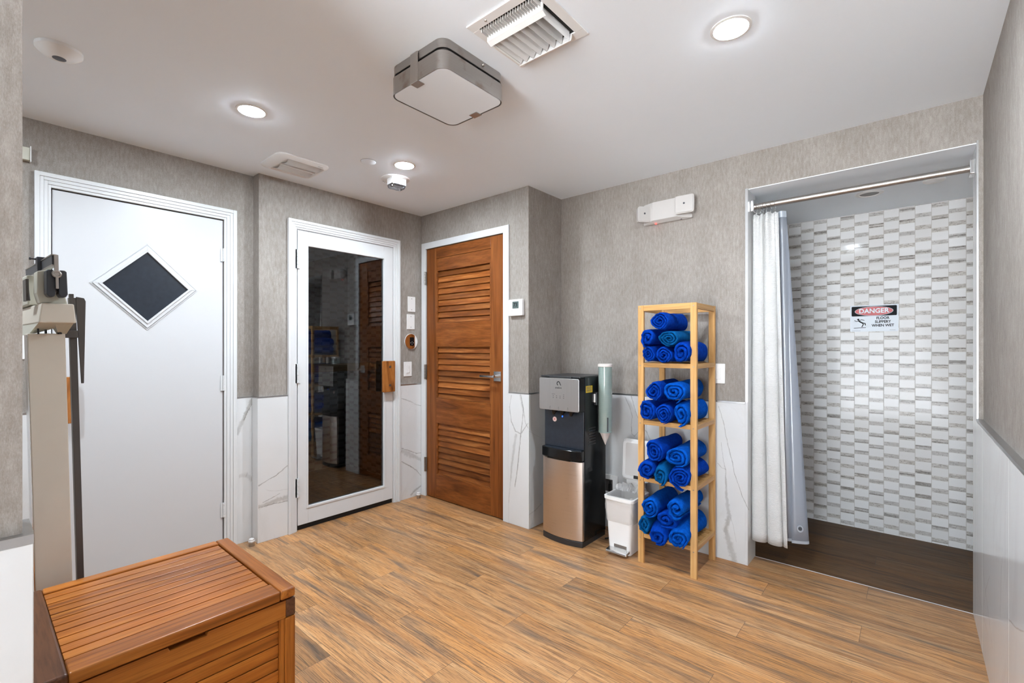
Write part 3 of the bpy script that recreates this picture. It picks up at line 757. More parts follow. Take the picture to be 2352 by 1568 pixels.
# danger sign in the shower
X0 = XS
sg = thing('warning_sign', (X0, .19, 1.425), 'white danger sign with red oval on the mosaic shower wall', 'sign')
MB().prism(rrect(.062, .318, 1.336, 1.513, .008), 0, X0, X0-.0015).build('panel', 'signw', sg)
MB().prism(rrect(.070, .310, 1.440, 1.506, .006), 0, X0-.0015, X0-.002).build('header', 'black', sg)
MB().prism(circ(.190, 1.472, .102, .031, 40), 0, X0-.002, X0-.0026).build('oval_border', 'signw', sg)
MB().prism(circ(.190, 1.472, .0995, .029, 40), 0, X0-.0026, X0-.0032).build('oval', 'red', sg)
text('lettering', 'DANGER', .0415, (X0-.0036, .190, 1.4725), FACE_X, 'signw', sg, bold=.0012, sx=.95, extrude=.0003)
for i, (s, w) in enumerate((('FLOOR', 1.0), ('SLIPPERY', 1.0), ('WHEN WET', 1.0))):
    text('lettering', s, .0235, (X0-.002, .1425, 1.424-.0245*i), FACE_X, 'black', sg, bold=.0007, sx=.90, extrude=.0003)
fg = MB()
def sgp(px, py): return (X0-.0020, .318-(px-565)/(1760-565)*.256, 1.513-(py-430)/(1100-430)*.177)
def stroke(pts, r):
    for a, c in zip(pts, pts[1:]): fg.tube(sgp(*a), sgp(*c), r, 8)
    for a in pts: fg.lathe([(r, -.0004), (r, .0004)], sgp(*a), 10, ax=0)
fg.lathe([(.0062, -.0005), (.0062, .0005)], sgp(775, 790), 16, ax=0)
stroke([(680, 812), (730, 838), (800, 822), (850, 795), (925, 812)], .0018)
stroke([(790, 825), (830, 855), (890, 885)], .0042)
stroke([(880, 885), (905, 915), (868, 975)], .0026)
stroke([(890, 880), (945, 890), (955, 935)], .0026)
stroke([(665, 1008), (962, 1000)], .0016)
# squash the strokes into flat print
for p in fg.v: p.x = X0-.0020+(p.x-(X0-.0020))*.15
fg.build('pictogram', 'black', sg)
boxes('fine_print', 'ink', [(X0-.0022, X0-.0015, .262+.006*i, .266+.006*i, 1.3412, 1.3432) for i in range(8)]+[(X0-.0022, X0-.0015, .078+.006*i, .0825+.006*i, 1.3435, 1.3455) for i in range(5)], sg)

# ------------------------------------------------------------------ ceiling fittings
def downlight(x, y, label, r=.066, group='recessed ceiling lights'):
    t = thing('downlight', (x, y, H), label, 'ceiling light', group)
    MB().lathe([(r*.80, -.0010), (r*.84, -.0042), (r*.985, -.0022), (r, 0)], (x, y, H), 40).build('trim_ring', 'plast', t, smooth=True)
    MB().lathe([(0, -.0082), (r*.4, -.0076), (r*.66, -.0060), (r*.82, -.0012)], (x, y, H), 40).build('lens', 'lens', t, smooth=True)
    return t
dl = downlight(.862, 2.325, 'lit round recessed light above the white door')
for x, y, l in ((1.718, 2.320, 'lit round recessed light beside the fire strobe'), (1.710, .471, 'lit round recessed light nearest the shower, beyond the ceiling vent'),
                                (-.35, 2.33, 'added unseen recessed light for fill in the alcove left of the white door')):  # the alcove light is an added, unseen fill light
    c = copy_tree(dl); c.location = (x, y, H); c['label'] = l

sn = thing('occupancy_sensor', (.224, 2.385, H), 'white domed ceiling sensor with small dark lens', 'sensor')
MB().lathe([(.0, -.034), (.022, -.034), (.05, -.024), (.066, -.010), (.067, 0)], (.224, 2.385, H), 40).build('dome', 'plast', sn, smooth=True)
MB().lathe([(0, -.0365), (.012, -.0362), (.0195, -.034)], (.224, 2.385, H), 30).build('lens', 'ink', sn, smooth=True)

bd_ = thing('blank_cover', (1.546, 2.436, H), 'round white blank cover on ceiling between fan and fire strobe', 'cover')
MB().lathe([(0, -.004), (.040, -.004), (.044, -.002), (.044, 0)], (1.546, 2.436, H), 32).build('disc', 'ceil', bd_, smooth=True)
MB().lathe([(.0435, -.0012), (.0455, -.0012), (.0455, -.0002)], (1.546, 2.436, H), 32).build('shadow_rim', 'charcoal', bd_, smooth=True)

# exhaust fan
ef = thing('exhaust_fan', (1.288, 2.82, H), 'white rectangular exhaust fan grille on the ceiling', 'fan')
def rr3(x0, x1, y0, y1, r, z): return [(x, y, z) for x, y in rrect(x0, x1, y0, y1, r, 5)]
fx0, fx1, fy0, fy1 = 1.135, 1.444, 2.676, 2.965
ff = MB(); ff.loft([rr3(fx0, fx1, fy0, fy1, .045, H), rr3(fx0, fx1, fy0, fy1, .045, H-.006), rr3(fx0+.008, fx1-.008, fy0+.008, fy1-.008, .04, H-.014),
          rr3(fx0+.055, fx1-.025, fy0+.03, fy1-.03, .02, H-.020), rr3(fx0+.06, fx1-.03, fy0+.036, fy1-.036, .018, H-.012)])
ff.build('grille', 'plast', ef, smooth=True, recalc=True)
lz = MB()
for (a, c) in ((fy0+.042, (fy0+fy1)/2-.006), ((fy0+fy1)/2+.006, fy1-.042)):
    rg = []
    for k in range(9):
        t = k/8; y = a+(c-a)*t; z = H-.0125-.010*math.sin(PI*t)
        rg.append([(fx0+.068+.010*math.sin(PI*t), y, z), (fx1-.038, y, z)])
    lz.loft(rg, closed=False)
lz.build('lens_panel', 'plastg', ef, smooth=True, solid=.001)
boxes('center_bar', 'plast', [(fx0+.07, fx1-.034, (fy0+fy1)/2-.006, (fy0+fy1)/2+.006, H-.021, H-.012)], ef, bevel=.002)
boxes('maker_mark', 'ink', [(fx1-.075+.008*i, fx1-.069+.008*i, fy0+.017, fy0+.020, H-.0172, H-.0162) for i in range(4)], ef)

# fire strobe
fs = thing('fire_strobe', (1.82, 2.555, H), 'white ceiling fire strobe lettered in red near the corner', 'alarm')
MB().lathe([(.088, -.007), (.091, -.004), (.091, 0), (0, 0)][::-1] and [(0, -.008), (.084, -.008), (.091, -.004), (.091, 0)], (1.82, 2.555, H), 40).build('round_plate', 'plast', fs, smooth=True)
TF = Matrix.Translation((1.815, 2.535, H)) @ Matrix.Rotation(R(-6), 4, 'Z')
q = MB(); q.T = TF; q.box(-.050, .050, -.036, .036, -.048, -.007); hb = q.build('strobe_body', 'plast', fs, bevel=.003)
q = MB(); q.T = TF; q.loft([[(x, y, z) for x, y in rrect(-.05*s, .05*s, -.038*s, .038*s, .012*s)] for z, s in ((-.048, 1), (-.052, 1.0), (-.066, .92), (-.071, .8))][::-1]); q.build('strobe_lens', 'clear', fs, bevel=.001, recalc=True)
q = MB(); q.T = TF; q.box(-.040, .040, -.012, .012, -.062, -.049); q.build('flash_tube', 'chrome', fs, bevel=.003)
me_at = TF @ Vector((0.004, -.0367, -.028))
text('lettering', 'FIRE', .026, me_at, FACE_Y @ Matrix.Rotation(R(-6), 4, 'Y'), 'redink', fs, spacing=1.15, extrude=.0003)
bp = MB()
random.seed(3)
for k in range(9):
    a = R(55+random.random()*60); bp.box(1.82+.088*math.cos(a)-.004, 1.82+.088*math.cos(a)+.003, 2.555+.088*math.sin(a)-.002, 2.555+.088*math.sin(a)+.002, H-.0068, H-.003)
bp.build('chipped_rim', 'charcoal', fs)

# square flush light
fl = thing('flush_mount_light', (1.252, 1.405, H), 'square brushed nickel flush ceiling light with white diffuser', 'ceiling light')
x0, x1, y0, y1 = 1.084, 1.420, 1.245, 1.565
def ring(b, xo0, xo1, yo0, yo1, w, r, z0, z1):
    o_ = rrect(xo0, xo1, yo0, yo1, r, 8); i_ = rrect(xo0+w, xo1-w, yo0+w, yo1-w, max(r-w, .004), 8); n = len(o_)
    vs = [(x, y, z0) for x, y in o_]+[(x, y, z1) for x, y in o_]+[(x, y, z0) for x, y in i_]+[(x, y, z1) for x, y in i_]
    fs_ = []
    for i in range(n):
        j = (i+1) % n
        fs_ += [(i, j, n+j, n+i), (2*n+j, 2*n+i, 3*n+i, 3*n+j), (j, i, 2*n+i, 2*n+j), (n+i, n+j, 3*n+j, 3*n+i)]
    b.add(vs, fs_, .5)
b = MB(); ring(b, x0+.004, x1-.004, y0+.004, y1-.004, .004, .038, H-.032, H); b.build('canopy', 'nickelf', fl, smooth=True)
b = MB(); b.prism(rrect(x0+.016, x1-.016, y0+.016, y1-.016, .03), 2, H-.05, H-.001); b.build('inner_pan', 'charcoal', fl)
b = MB(); ring(b, x0, x1, y0, y1, .002, .042, H-.110, H-.044); b.build('band', 'nickelf', fl, smooth=True)
b = MB(); b.prism(rrect(x0+.0055, x1-.0055, y0+.0055, y1-.0055, .037, 8), 2, H-.1095, H-.100); b.build('diffuser', 'frost', fl, bevel=.002)
for (a, c) in ((x0-.002, 1), (x1+.002, -1)):
    yc = 1.405; q = MB()
    q.box(min(a, a+c*.003), max(a, a+c*.003), yc-.022, yc+.022, H-.113, H-.002)
    q.box(min(a, a+c*.034), max(a, a+c*.034), yc-.022, yc+.022, H-.1135, H-.1105)
    q.build('clip', 'nickel', fl, bevel=.0015)
MB().lathe([(0, -.007), (.005, -.006), (.006, 0)], (1.29, y0+.003, H-.014), 14, ax=1).build('screw_cap', 'nickel', fl, smooth=True)

# ceiling register
rg_ = thing('air_register', (1.26, 1.005, H), 'white square ceiling air vent with angled vanes', 'vent')
rx0, rx1, ry0, ry1 = 1.111, 1.409, .853, 1.156
ix0, ix1, iy0, iy1 = 1.145, 1.372, .886, 1.126
b = MB()
for q in ((rx0, ix0, ry0, ry1), (ix1, rx1, ry0, ry1), (ix0, ix1, ry0, iy0), (ix0, ix1, iy1, ry1)): b.box(*q, H-.006, H-.0005, .5)
b.build('frame', 'plast', rg_, bevel=.0015)
boxes('duct', 'dark', [(ix0, ix1, iy0, iy1, H-.0012, H-.0004)], rg_)
b = MB(); b.box(1.184, 1.190, iy0, iy1, H-.030, H-.0015); b.prism([(1.184, H-.030), (1.190, H-.030), (1.205, H-.036), (1.203, H-.038)], 1, iy0, iy1)
b.build('divider', 'plast', rg_)
b = MB()
for i in range(8):
    y = iy0+.014+.0285*i
    k_ = .15+1.25*i/7; b.prism([(y, H-.0015), (y+.0016, H-.0015), (y+.001+.009*k_, H-.020), (y+.001+.016*k_, H-.032), (y-.0005+.016*k_, H-.0325), (y-.0008+.009*k_, H-.0205)], 0, 1.207, ix1-.012)
b.build('vane_bank', 'plast', rg_)
b = MB()
for i in range(22):
    y = iy0+.006+.0108*i; b.box(ix0+.004, 1.183, y, y+.0018, H-.018, H-.0015)
b.build('grid_bank', 'plastg', rg_)
b = MB(); b.prism([(ix1, H-.006), (ix1-.003, H-.006), (ix1-.010, H-.032), (ix1-.008, H-.033)], 1, iy0+.01, iy1)
b.prism([(iy1, H-.006), (iy1-.003, H-.006), (iy1-.010, H-.03), (iy1-.008, H-.031)], 0, 1.207, ix1-.012)
b.build('deflector', 'plast', rg_)
for x, y in ((1.128, 1.08), (1.392, .965), (1.24, 1.142)):
    MB().lathe([(0, -.009), (.004, -.008), (.005, -.006)], (x, y, H), 12).build('screw', 'chrome', rg_, smooth=True)

# shower ceiling fittings
ZS = 2.137
sp = thing('shower_downlight', (3.465, .187, ZS), 'unlit round light on the shower ceiling behind the rod', 'ceiling light')
MB().lathe([(.046, -.002), (.050, -.007), (.066, -.004), (.069, 0)], (3.465, .187, ZS), 36).build('trim_ring', 'plast', sp, smooth=True)
MB().lathe([(0, -.003), (.046, -.003), (.047, -.0015)], (3.465, .187, ZS), 36).build('lens', 'greyl', sp, smooth=True)
sc_ = thing('shower_cover', (3.41, -.095, ZS), 'round white cover on the shower ceiling near right end of the rod', 'cover')
MB().lathe([(0, -.012), (.040, -.011), (.047, -.006), (.048, .002)], (3.41, -.095, ZS), 32).build('disc', 'plast', sc_, smooth=True)

# ------------------------------------------------------------------ curtain, liner, rod, rings
XR, ZR = 2.95, 2.037
rod = thing('curtain_rod', (XR, .24, ZR), 'brushed nickel shower curtain rod across the opening', 'curtain rod')
MB().tube((XR, YJL, ZR), (XR, YJR, ZR), .0158, 24).build('tube', 'nickel', rod, smooth=True)
for y, s in ((YJL, -1), (YJR, 1)):
    MB().prism(rrect(XR-.034, XR+.034, ZR-.034, ZR+.034, .006), 1, y, y+s*.018).build('flange', 'chrome', rod, bevel=.003)

def ring_mesh(y, i, x=XR):
    pts = []
    for k in range(20):
        t = 2*PI*k/20; pts.append((x+.0195*math.cos(t), y+.004*math.sin(t+i), ZR-.004+.021*math.sin(t)))
    b = MB(); b.path(pts, .0011, 6, closed=True)
    b.path([(x, y, ZR-.025), (x-.002, y, ZR-.036), (x-.001, y+.001, ZR-.046)], .0011, 6)
    return b
ringlabels = ['nearest the left jamb', 'second from the left jamb', 'third from the left jamb', 'fourth from the left jamb', 'fifth from the left jamb', 'second from the right of the bunch', 'last at right of the bunch']
rys = [.672, .660, .652, .640, .622, .601, .579]
r0 = None
for i, y in enumerate(rys):
    if r0 is None:
        r0 = ring_mesh(0, 0).build('curtain_ring', 'chrome', smooth=True); r0.location = (0, y, 0); o = r0
    else:
        o = r0.copy(); COL.objects.link(o); o.location = (0, y, 0)
    tag(o, 'thin wire curtain ring on the rod, ' + ringlabels[i], 'curtain ring', 'curtain rings')

def curtain():
    b = MB(); nz, ns = 40, 120; rg = []
    for j in range(nz+1):
        f = j/nz; z = 1.990-(1.990-.128)*f
        r = []
        for i in range(ns+1):
            t = i/ns
            yl, yr = .690, .560-.052*f
            y = yl+(yr-yl)*t
            k = 2.3*t+.05*math.sin(3*f)
            bul = abs(math.sin(PI*k+.25))**.75
            amp = .020+.022*min(1, f*1.5)
            top = max(0, 1-f*5)
            x = XR-.006-amp*(bul-.45)+.004*math.sin(9*t+4*f)-.010*top*math.sin(2*PI*4*t)
            y += .010*math.sin(2*PI*k+.5)*(.3+.7*f)
            y = min(y, YJL-.004)
            r.append((x, y, z-.010*top*(.5+.5*math.cos(2*PI*4*t))))
        rg.append(r)
    b.loft(rg, closed=False)
    return b.build('shower_curtain', 'curtain', smooth=True, solid=.003)
tag(curtain(), 'white textured cloth shower curtain bunched against the jamb', 'curtain')
ln = thing('curtain_liner', (2.99, .5, .15), 'smoky clear plastic shower liner hanging beside the white cloth curtain', 'curtain liner')
def liner(z0, z1, name, mat, thick=.0012):
    b = MB(); rg = []; n = 24
    for j in range(n+1):
        z = z1+(z0-z1)*j/n; f = (1.995-z)/(1.995-.15); r = []
        for i in range(17):
            t = i/16; yr = .533-.107*f
            y = .60+(yr-.60)*t
            x = 2.985+.012*math.sin(t*7+f*2)+.03*f*(t-.3)
            r.append((x, y, z))
        # folded edge turning back towards the room
        for k in range(1, 6):
            t = k/5; r.append((x-.002-.05*f*t*.9, yr+.001+.07*f*t*t+.004*t, z))
        rg.append(r)
    b.loft(rg, closed=False); return b.build(name, mat, ln, smooth=True, solid=thick)
liner(.165, 1.995-.035, 'sheet', 'vinyl'); liner(1.995-.035, 1.995, 'top_hem', 'hem', .0018); liner(.150, .165, 'bottom_hem', 'hem', .002)
gm = MB(); pts = []
for k in range(24):
    t = 2*PI*k/24; pts.append((2.972, .462+.0125*math.cos(t), .235+.016*math.sin(t)))
gm.path(pts, .0035, 8, closed=True); gm.build('magnet_ring', 'hem', ln, smooth=True)
MB().lathe([(.009, -.002), (.009, .002)], (2.972, .462, .235), 18, ax=0).build('magnet', 'slate', ln)

# ------------------------------------------------------------------ teak chest
CX0, CX1, CY0, CY1, CZ = .080, .566, 1.236, 1.724, .600
ch = thing('storage_chest', ((CX0+CX1)/2, (CY0+CY1)/2, 0), 'slatted teak storage chest with finger notch standing before the beam scale', 'chest')
lid = MB()
lz0 = CZ-.026
lid.box(CX1-.038, CX1, CY0, CY1, lz0, CZ)
lidr = lid.build('lid', 'teaky', ch, bevel=.005, seg=3)
q = MB(); q.box(CX0, CX0+.049, CY0, CY1, lz0, CZ); lab(q.build('dark_end_rail', 'teakdark', lidr, bevel=.005, seg=3), 'darker walnut end rail')
pieces('lid_rail', 'teakx', [(CX0+.049, CX1-.038, CY1-.036, CY1, lz0, CZ), (CX0+.049, CX1-.038, CY0, CY0+.062, lz0, CZ)], lidr, bevel=.004, seg=3)
q = MB(); ys0, ys1 = CY0+.0625, CY1-.044; n = 11; p = (ys1-ys0)/n
for i in range(n): q.box(CX0+.0495, CX1-.0425, ys0+p*i+.0038, ys0+p*(i+1), lz0+.004, CZ-.002)
q.build('lid_slats', 'teakx', lidr, bevel=.0012)
boxes('lid_backing', 'dark', [(CX0+.045, CX1-.036, CY0+.05, CY1-.03, lz0+.001, lz0+.0035)], lidr)
# body
zt = lz0-.003
q = MB()
for (x, y) in ((CX1-.026, CY0), (CX0, CY0), (CX0, CY1-.04), (CX1-.026, CY1-.04)):
    q = MB(); q.box(x, x+.026, y, y+.04, 0, zt-.046); q.build('leg', 'teakz', ch, bevel=.003)
for q in pieces('side_rail', 'teakdark', [(CX1-.024, CX1, CY0+.0005, CY1-.0005, zt-.044, zt), (CX0, CX0+.024, CY0+.0005, CY1-.0005, zt-.044, zt)], ch, bevel=.002): lab(q, 'darker walnut side rail')
# front apron with the finger notch cut into its top edge
nx0, nx1, nd = .292, .362, .0085
prof = [(CX0+.024, zt-.045), (CX1-.024, zt-.045), (CX1-.024, zt)]
for k in range(7): prof.append((nx1+.004-.004*k/6*1.0, zt-nd*.5*(1-math.cos(PI*k/6))))
for k in range(7): prof.append((nx0-.004*k/6, zt-nd*.5*(1+math.cos(PI*k/6))))
prof.append((CX0+.024, zt))
q = MB(); q.prism(prof, 1, CY0+.002, CY0+.02); q.build('front_apron', 'teakx', ch, bevel=.0012)
q = MB(); q.box(CX0+.024, CX1-.024, CY1-.02, CY1-.002, zt-.045, zt); q.build('back_apron', 'teakx', ch, bevel=.0015)
q = MB()
zz = zt-.047; k = 0
while zz > .08:
    q.box(CX0+.026, CX1-.038, CY0+.012, CY0+.022, zz-.0305, zz); zz -= .033
q.build('front_slats', 'teakx', ch, bevel=.0015)
for xa in (CX0+.006, CX1-.016):
    q = MB(); zz = zt-.047
    while zz > .08: q.box(xa, xa+.010, CY0+.04, CY1-.04, zz-.0305, zz); zz -= .033
    q.build('side_slats', 'teaky', ch, bevel=.0015)
pieces('slat_stop', 'teakz', [(CX1-.038, CX1-.026, CY0+.004, CY0+.03, .04, zt-.046), (CX0+.0255, CX0+.032, CY0+.004, CY0+.03, .04, zt-.046)], ch, bevel=.001)
boxes('liner_box', 'teakx', [(CX0+.02, CX1-.02, CY0+.0225, CY1-.024, .05, zt-.0022)], ch)

# ------------------------------------------------------------------ physician's scale (leaning slightly)
SX, SY = .1585, 1.80
sc = thing('beam_scale', (SX, SY, 0), 'cream medical beam scale with dark height rod beside the white door', 'scale')
def S_(x, y, z): return (SX+x, SY+y, z)
def sbox(b, x0, x1, y0, y1, z0, z1): b.box(SX+x0, SX+x1, SY+y0, SY+y1, z0, z1)
b = MB(); b.prism(rrect(SX-.13, SX+.14, SY-.02, SY+.34, .02), 2, .035, .065); b.build('platform', 'charcoal', sc, bevel=.004)
for x in (-.1, .1):
    for y in (.01, .30): MB().tube(S_(x, y, 0), S_(x, y, .036), .016, 14).build('foot', 'charcoal', sc, smooth=True)
b = MB(); sbox(b, -.0425, .0315, 0, .045, .06, 1.264); b.build('column', 'cream', sc, bevel=.002)
b = MB(); sbox(b, -.0445, -.0425, .004, .04, .06, 1.260); b.build('column_edge', 'chrome', sc)
# head: long housing with a trapezoid end
b = MB()
b.prism([(SX-.030, 1.291), (SX+.044, 1.291), (SX+.040, 1.343), (SX-.023, 1.343)], 1, SY-.065, SY+.33)
b.build('head_housing', 'cream', sc, bevel=.003, recalc=True)
b = MB()
b.loft([[S_(-.028, -.055, 1.292), S_(.042, -.055, 1.292), S_(.042, .31, 1.292), S_(-.028, .31, 1.292)], [S_(-.034, .055, 1.262), S_(-.030, .055, 1.262), S_(-.030, .22, 1.262), S_(-.034, .22, 1.262)]])
b.build('head_skirt', 'creamg', sc, recalc=True)
b = MB(); b.loft([[S_(.004, -.045, 1.292), S_(.042, -.045, 1.292), S_(.042, .03, 1.292), S_(.004, .03, 1.292)], [S_(.018, .005, 1.262), S_(.034, .005, 1.262), S_(.034, .025, 1.262), S_(.018, .025, 1.262)]])
b.build('head_bracket', 'creamg', sc, recalc=True)
b = MB()
for x, y, r in ((-.022, .0, .0022), (-.006, .01, .0026), (.02, -.0, .005)): b.tube(S_(x, y, 1.262), S_(x-.001, y, 1.30), r, 10)
b.tube(S_(-.02, -.02, 1.293), S_(.012, -.02, 1.291), .006, 10)
b.build('linkage', 'blacks', sc, smooth=True)
b = MB()
b.loft([[S_(x, y, z) for x, z in [(-.024, 1.342), (.030, 1.342), (.022, 1.375), (.016, 1.43), (-.010, 1.432), (-.028, 1.427), (-.030, 1.37)]] for y in (-.055, -.005)], recalc if False else True)
b.build('poise_housing', 'creamg', sc, bevel=.003, recalc=True)
b = MB(); sbox(b, -.030, .026, .09, .30, 1.345, 1.43); b.build('rear_housing', 'creamg', sc, bevel=.004)
b = MB()
for x0_, x1_ in ((-.0175, .0005), (.0055, .0235)):
    b.prism([(SX+x0_, 1.366), (SX+x0_+.004, 1.358), (SX+x1_-.004, 1.358), (SX+x1_, 1.366), (SX+x1_-.001, 1.425), (SX+x1_-.004, 1.429), (SX+x0_+.004, 1.429), (SX+x0_+.001, 1.425)], 1, SY-.095, SY-.06)
sbox(b, -.003, .009, -.080, -.062, 1.372, 1.42)
b.build('counterweight', 'slate', sc, bevel=.0025, recalc=True)
b = MB(); sbox(b, -.0025, .0065, -.101, -.095, 1.424, 1.468); sbox(b, -.001, .005, -.104, -.097, 1.379, 1.412)
b.build('hanger_arm', 'nickel', sc, bevel=.0012)
b = MB(); pts = [S_(.002+.0075*math.cos(2*PI*k/20), -.1005, 1.4175+.0075*math.sin(2*PI*k/20)) for k in range(20)]
b.path(pts, .0028, 8, closed=True); b.lathe([(.0055, -.1015), (.0055, -.098)], S_(.002, 0, 1.4175), 16, ax=1)
b.build('hanger_ring', 'nickel', sc, smooth=True)
b = MB(); sbox(b, -.006, .002, -.098, .30, 1.442, 1.466); b.build('beam', 'slate', sc, bevel=.001)
b = MB(); sbox(b, -.007, .003, -.099, .30, 1.466, 1.469); sbox(b, -.007, .003, -.099, .30, 1.438, 1.442); b.build('beam_rail', 'nickel', sc)
b = MB(); sbox(b, -.014, .012, .045, .075, 1.428, 1.478); b.tube(S_(-.014, .06, 1.472), S_(-.026, .06, 1.473), .0025, 8); b.lathe([(.004, -.028), (.004, -.024)], S_(0, .06, 1.473), 10, ax=0)
b.build('small_poise', 'slate', sc, bevel=.001)
b = MB(); sbox(b, -.043, -.037, .0, .05, 1.352, 1.41); b.tube(S_(-.040, .01, 1.40), S_(-.038, -.002, 1.352), .003, 8); b.build('side_latch', 'charcoal', sc, bevel=.001)
# height rod, folded blade, bracket
b = MB(); sbox(b, .043, .058, .012, .030, .065, 1.366); sbox(b, .044, .054, .014, .024, 1.366, 1.377); b.build('height_rod', 'charcoal', sc, bevel=.001)
b = MB(); b.prism([(SX+.0640, 1.121), (SX+.0695, 1.121), (SX+.0775, 1.333), (SX+.0785, 1.357), (SX+.075, 1.366), (SX+.058, 1.369), (SX+.058, 1.337)], 1, SY+.010, SY+.016); b.build('folded_blade', 'charcoal', sc, bevel=.0008, recalc=True)
b = MB(); sbox(b, .026, .059, .004, .036, 1.252, 1.273); b.build('rod_bracket', 'charcoal', sc, bevel=.001)
sc.rotation_euler = (0, R(-1.25), R(3.5))
sc.location = (SX+.019, SY, .004)

# ------------------------------------------------------------------ water dispenser
wd = thing('water_dispenser', (2.59, 1.677, 0), 'black and steel bottom-loading water dispenser in the alcove', 'water dispenser')
YL, YRr = 1.828, 1.525
b = MB(); b.box(2.47, 2.735, YRr, YL, .03, 1.046); b.build('cabinet', 'blackg', wd, bevel=.006, seg=3)
b = MB(); b.loft([[(2.415, YRr+.003, z0), (2.475, YRr+.001, z0), (2.475, YL-.001, z0), (2.415, YL-.003, z0)] for z0 in (.832, 1.038)]); b.build('head', 'blackg', wd, bevel=.005, recalc=True)
b = MB(); b.prism(rrect(YRr+.002, YL-.002, .834, 1.036, .010), 0, 2.415, 2.409); pnl = b.build('control_panel', 'steel', wd, bevel=.0015)
XP = 2.4088
# logo: a bent loop mark above the word
lg = MB(); pts = []
for k in range(19):
    t = R(-60-255*k/18) ; pts.append((XP, 1.676-.0105*math.cos(t)*-1*-1, 1.0035+.0115*math.sin(t)))
pts += [(XP, 1.662, .992)]
pts = [(XP, 1.677+.0035, .992)]+[(XP, 1.677+.0105*math.cos(R(a)), 1.0035+.0115*math.sin(R(a))) for a in range(-60, 1, 15)]+[(XP, 1.677+.0105*math.cos(R(a)), 1.0035+.0115*math.sin(R(a))) for a in range(15, 166, 15)]+[(XP, 1.6595, .992)]
lg.path(pts, .0026, 8)
for p in lg.v: p.x = XP+(p.x-XP)*.15
lg.build('logo_mark', 'black', pnl, smooth=True)
text('logo_lettering', 'avalon', .0185, (XP-.0003, 1.677, .977), FACE_X, 'black', pnl, spacing=1.05, extrude=.0002)
ik = MB()
for i, y in enumerate((1.716, 1.691, 1.664, 1.637)):
    ik.tube((XP, y, .925), (XP-.0004, y, .925), .0026, 10)
    ik.box(XP-.0004, XP, y-.002, y+.002, .911, .917)
for i in range(5): ik.box(XP-.0004, XP, 1.703+.0052*i, 1.7065+.0052*i, .934, .9365)
for i in range(2): ik.box(XP-.0004, XP, 1.633+.0052*i, 1.6365+.0052*i, .934, .9365)
for y in (1.741, 1.676, 1.607):
    ik.box(XP-.0004, XP, y-.0006, y+.0006, .853, .860); ik.box(XP-.0004, XP, y-.003, y+.003, .852, .853); ik.box(XP-.0004, XP, y-.0035, y-.0027, .842, .852); ik.box(XP-.0004, XP, y+.0027, y+.0035, .842, .852); ik.box(XP-.0004, XP, y-.0035, y+.0035, .841, .842)
ik.build('printed_icons', 'ink', pnl)
boxes('button_strip', 'blacks', [(2.415, 2.445, 1.585, 1.75, 1.038, 1.047)], wd, bevel=.002)
MB().tube((2.43, 1.735, 1.046), (2.43, 1.735, 1.0485), .004, 10).build('indicator_led', 'ledr', wd)
boxes('top_cover', 'blacks', [(2.425, 2.733, YRr+.004, YL-.004, 1.040, 1.050)], wd, bevel=.002)
b = MB(); b.prism(rrect(YRr+.004, YL-.004, .595, .833, .006), 0, 2.469, 2.466); lab(b.build('splash_panel', 'navy', wd, bevel=.001), 'glossy blue black panel')
for y in (1.733, 1.669, 1.602):
    b = MB(); b.lathe([(.018, -.004), (.018, -.016), (.010, -.03), (.007, -.036)][::-1], (2.440, y, .838), 18); b.box(2.428, 2.466, y-.008, y+.008, .818, .834)
    b.build('tap', 'blackg', wd, smooth=True)
MB().tube((2.440, 1.668, .80), (2.440, 1.668, .79), .004, 10).build('tap_light', 'ledb', wd)
MB().lathe([(.0155, -.0008), (.0155, 0)], (2.4655, 1.745, .768), 24, ax=0).build('round_sticker', 'pink', wd)
boxes('sticker_mark', 'red', [(2.4643, 2.4646, 1.741, 1.749, .765, .771)], wd)
def arc(y0, y1, xm, xe, n=14):
    return [(xe-(xe-xm)*math.sin(PI*k/n)**.8, y1+(y0-y1)*k/n) for k in range(n+1)]
def bowed(name, mat, y0, y1, xm, xe, xb, z0, z1, **kw):
    q = arc(y0, y1, xm, xe); pl_ = q+[(xb, y0), (xb, y1)]
    b = MB(); b.prism(pl_, 2, z0, z1); return b.build(name, mat, wd, smooth=True, **kw)
bowed('drip_tray', 'blackg', YRr+.002, YL, 2.415, 2.44, 2.47, .530, .592, bevel=.004)
tg = MB(); q = arc(YRr+.012, YL-.010, 2.422, 2.445); tg.prism(q+[(2.462, YRr+.012), (2.462, YL-.01)], 2, .592, .5945); lab(tg.build('drip_grate', 'navy', wd), 'blue filmed grate')
bowed('door', 'steelh', YRr+.002, YL, 2.422, 2.452, 2.472, .038, .524, bevel=.003)
boxes('door_handle_slot', 'blackg', [(2.419, 2.43, 1.60, 1.77, .524, .532)], wd)
bowed('base', 'blacks', YRr+.002, YL, 2.425, 2.452, 2.73, .0, .036, bevel=.003)
lb = boxes('warning_label', 'yellow', [(2.486, 2.562, YRr-.0008, YRr+.001, .948, .990)], wd)
boxes('label_print', 'ink', [(2.492, 2.555-.006*(i % 2), YRr-.0012, YRr-.0007, .955+.0055*i, .9575+.0055*i) for i in range(6)], lb)
sv = MB()
for i in range(7): sv.box(2.52, 2.60, YRr-.0025, YRr+.001, .72-.017*i, .727-.017*i)
sv.build('side_vent', 'blacks', wd, bevel=.001)
boxes('side_grip', 'dark', [(2.51, 2.56, YRr-.0015, YRr+.001, .455, .480)], wd, bevel=.001)

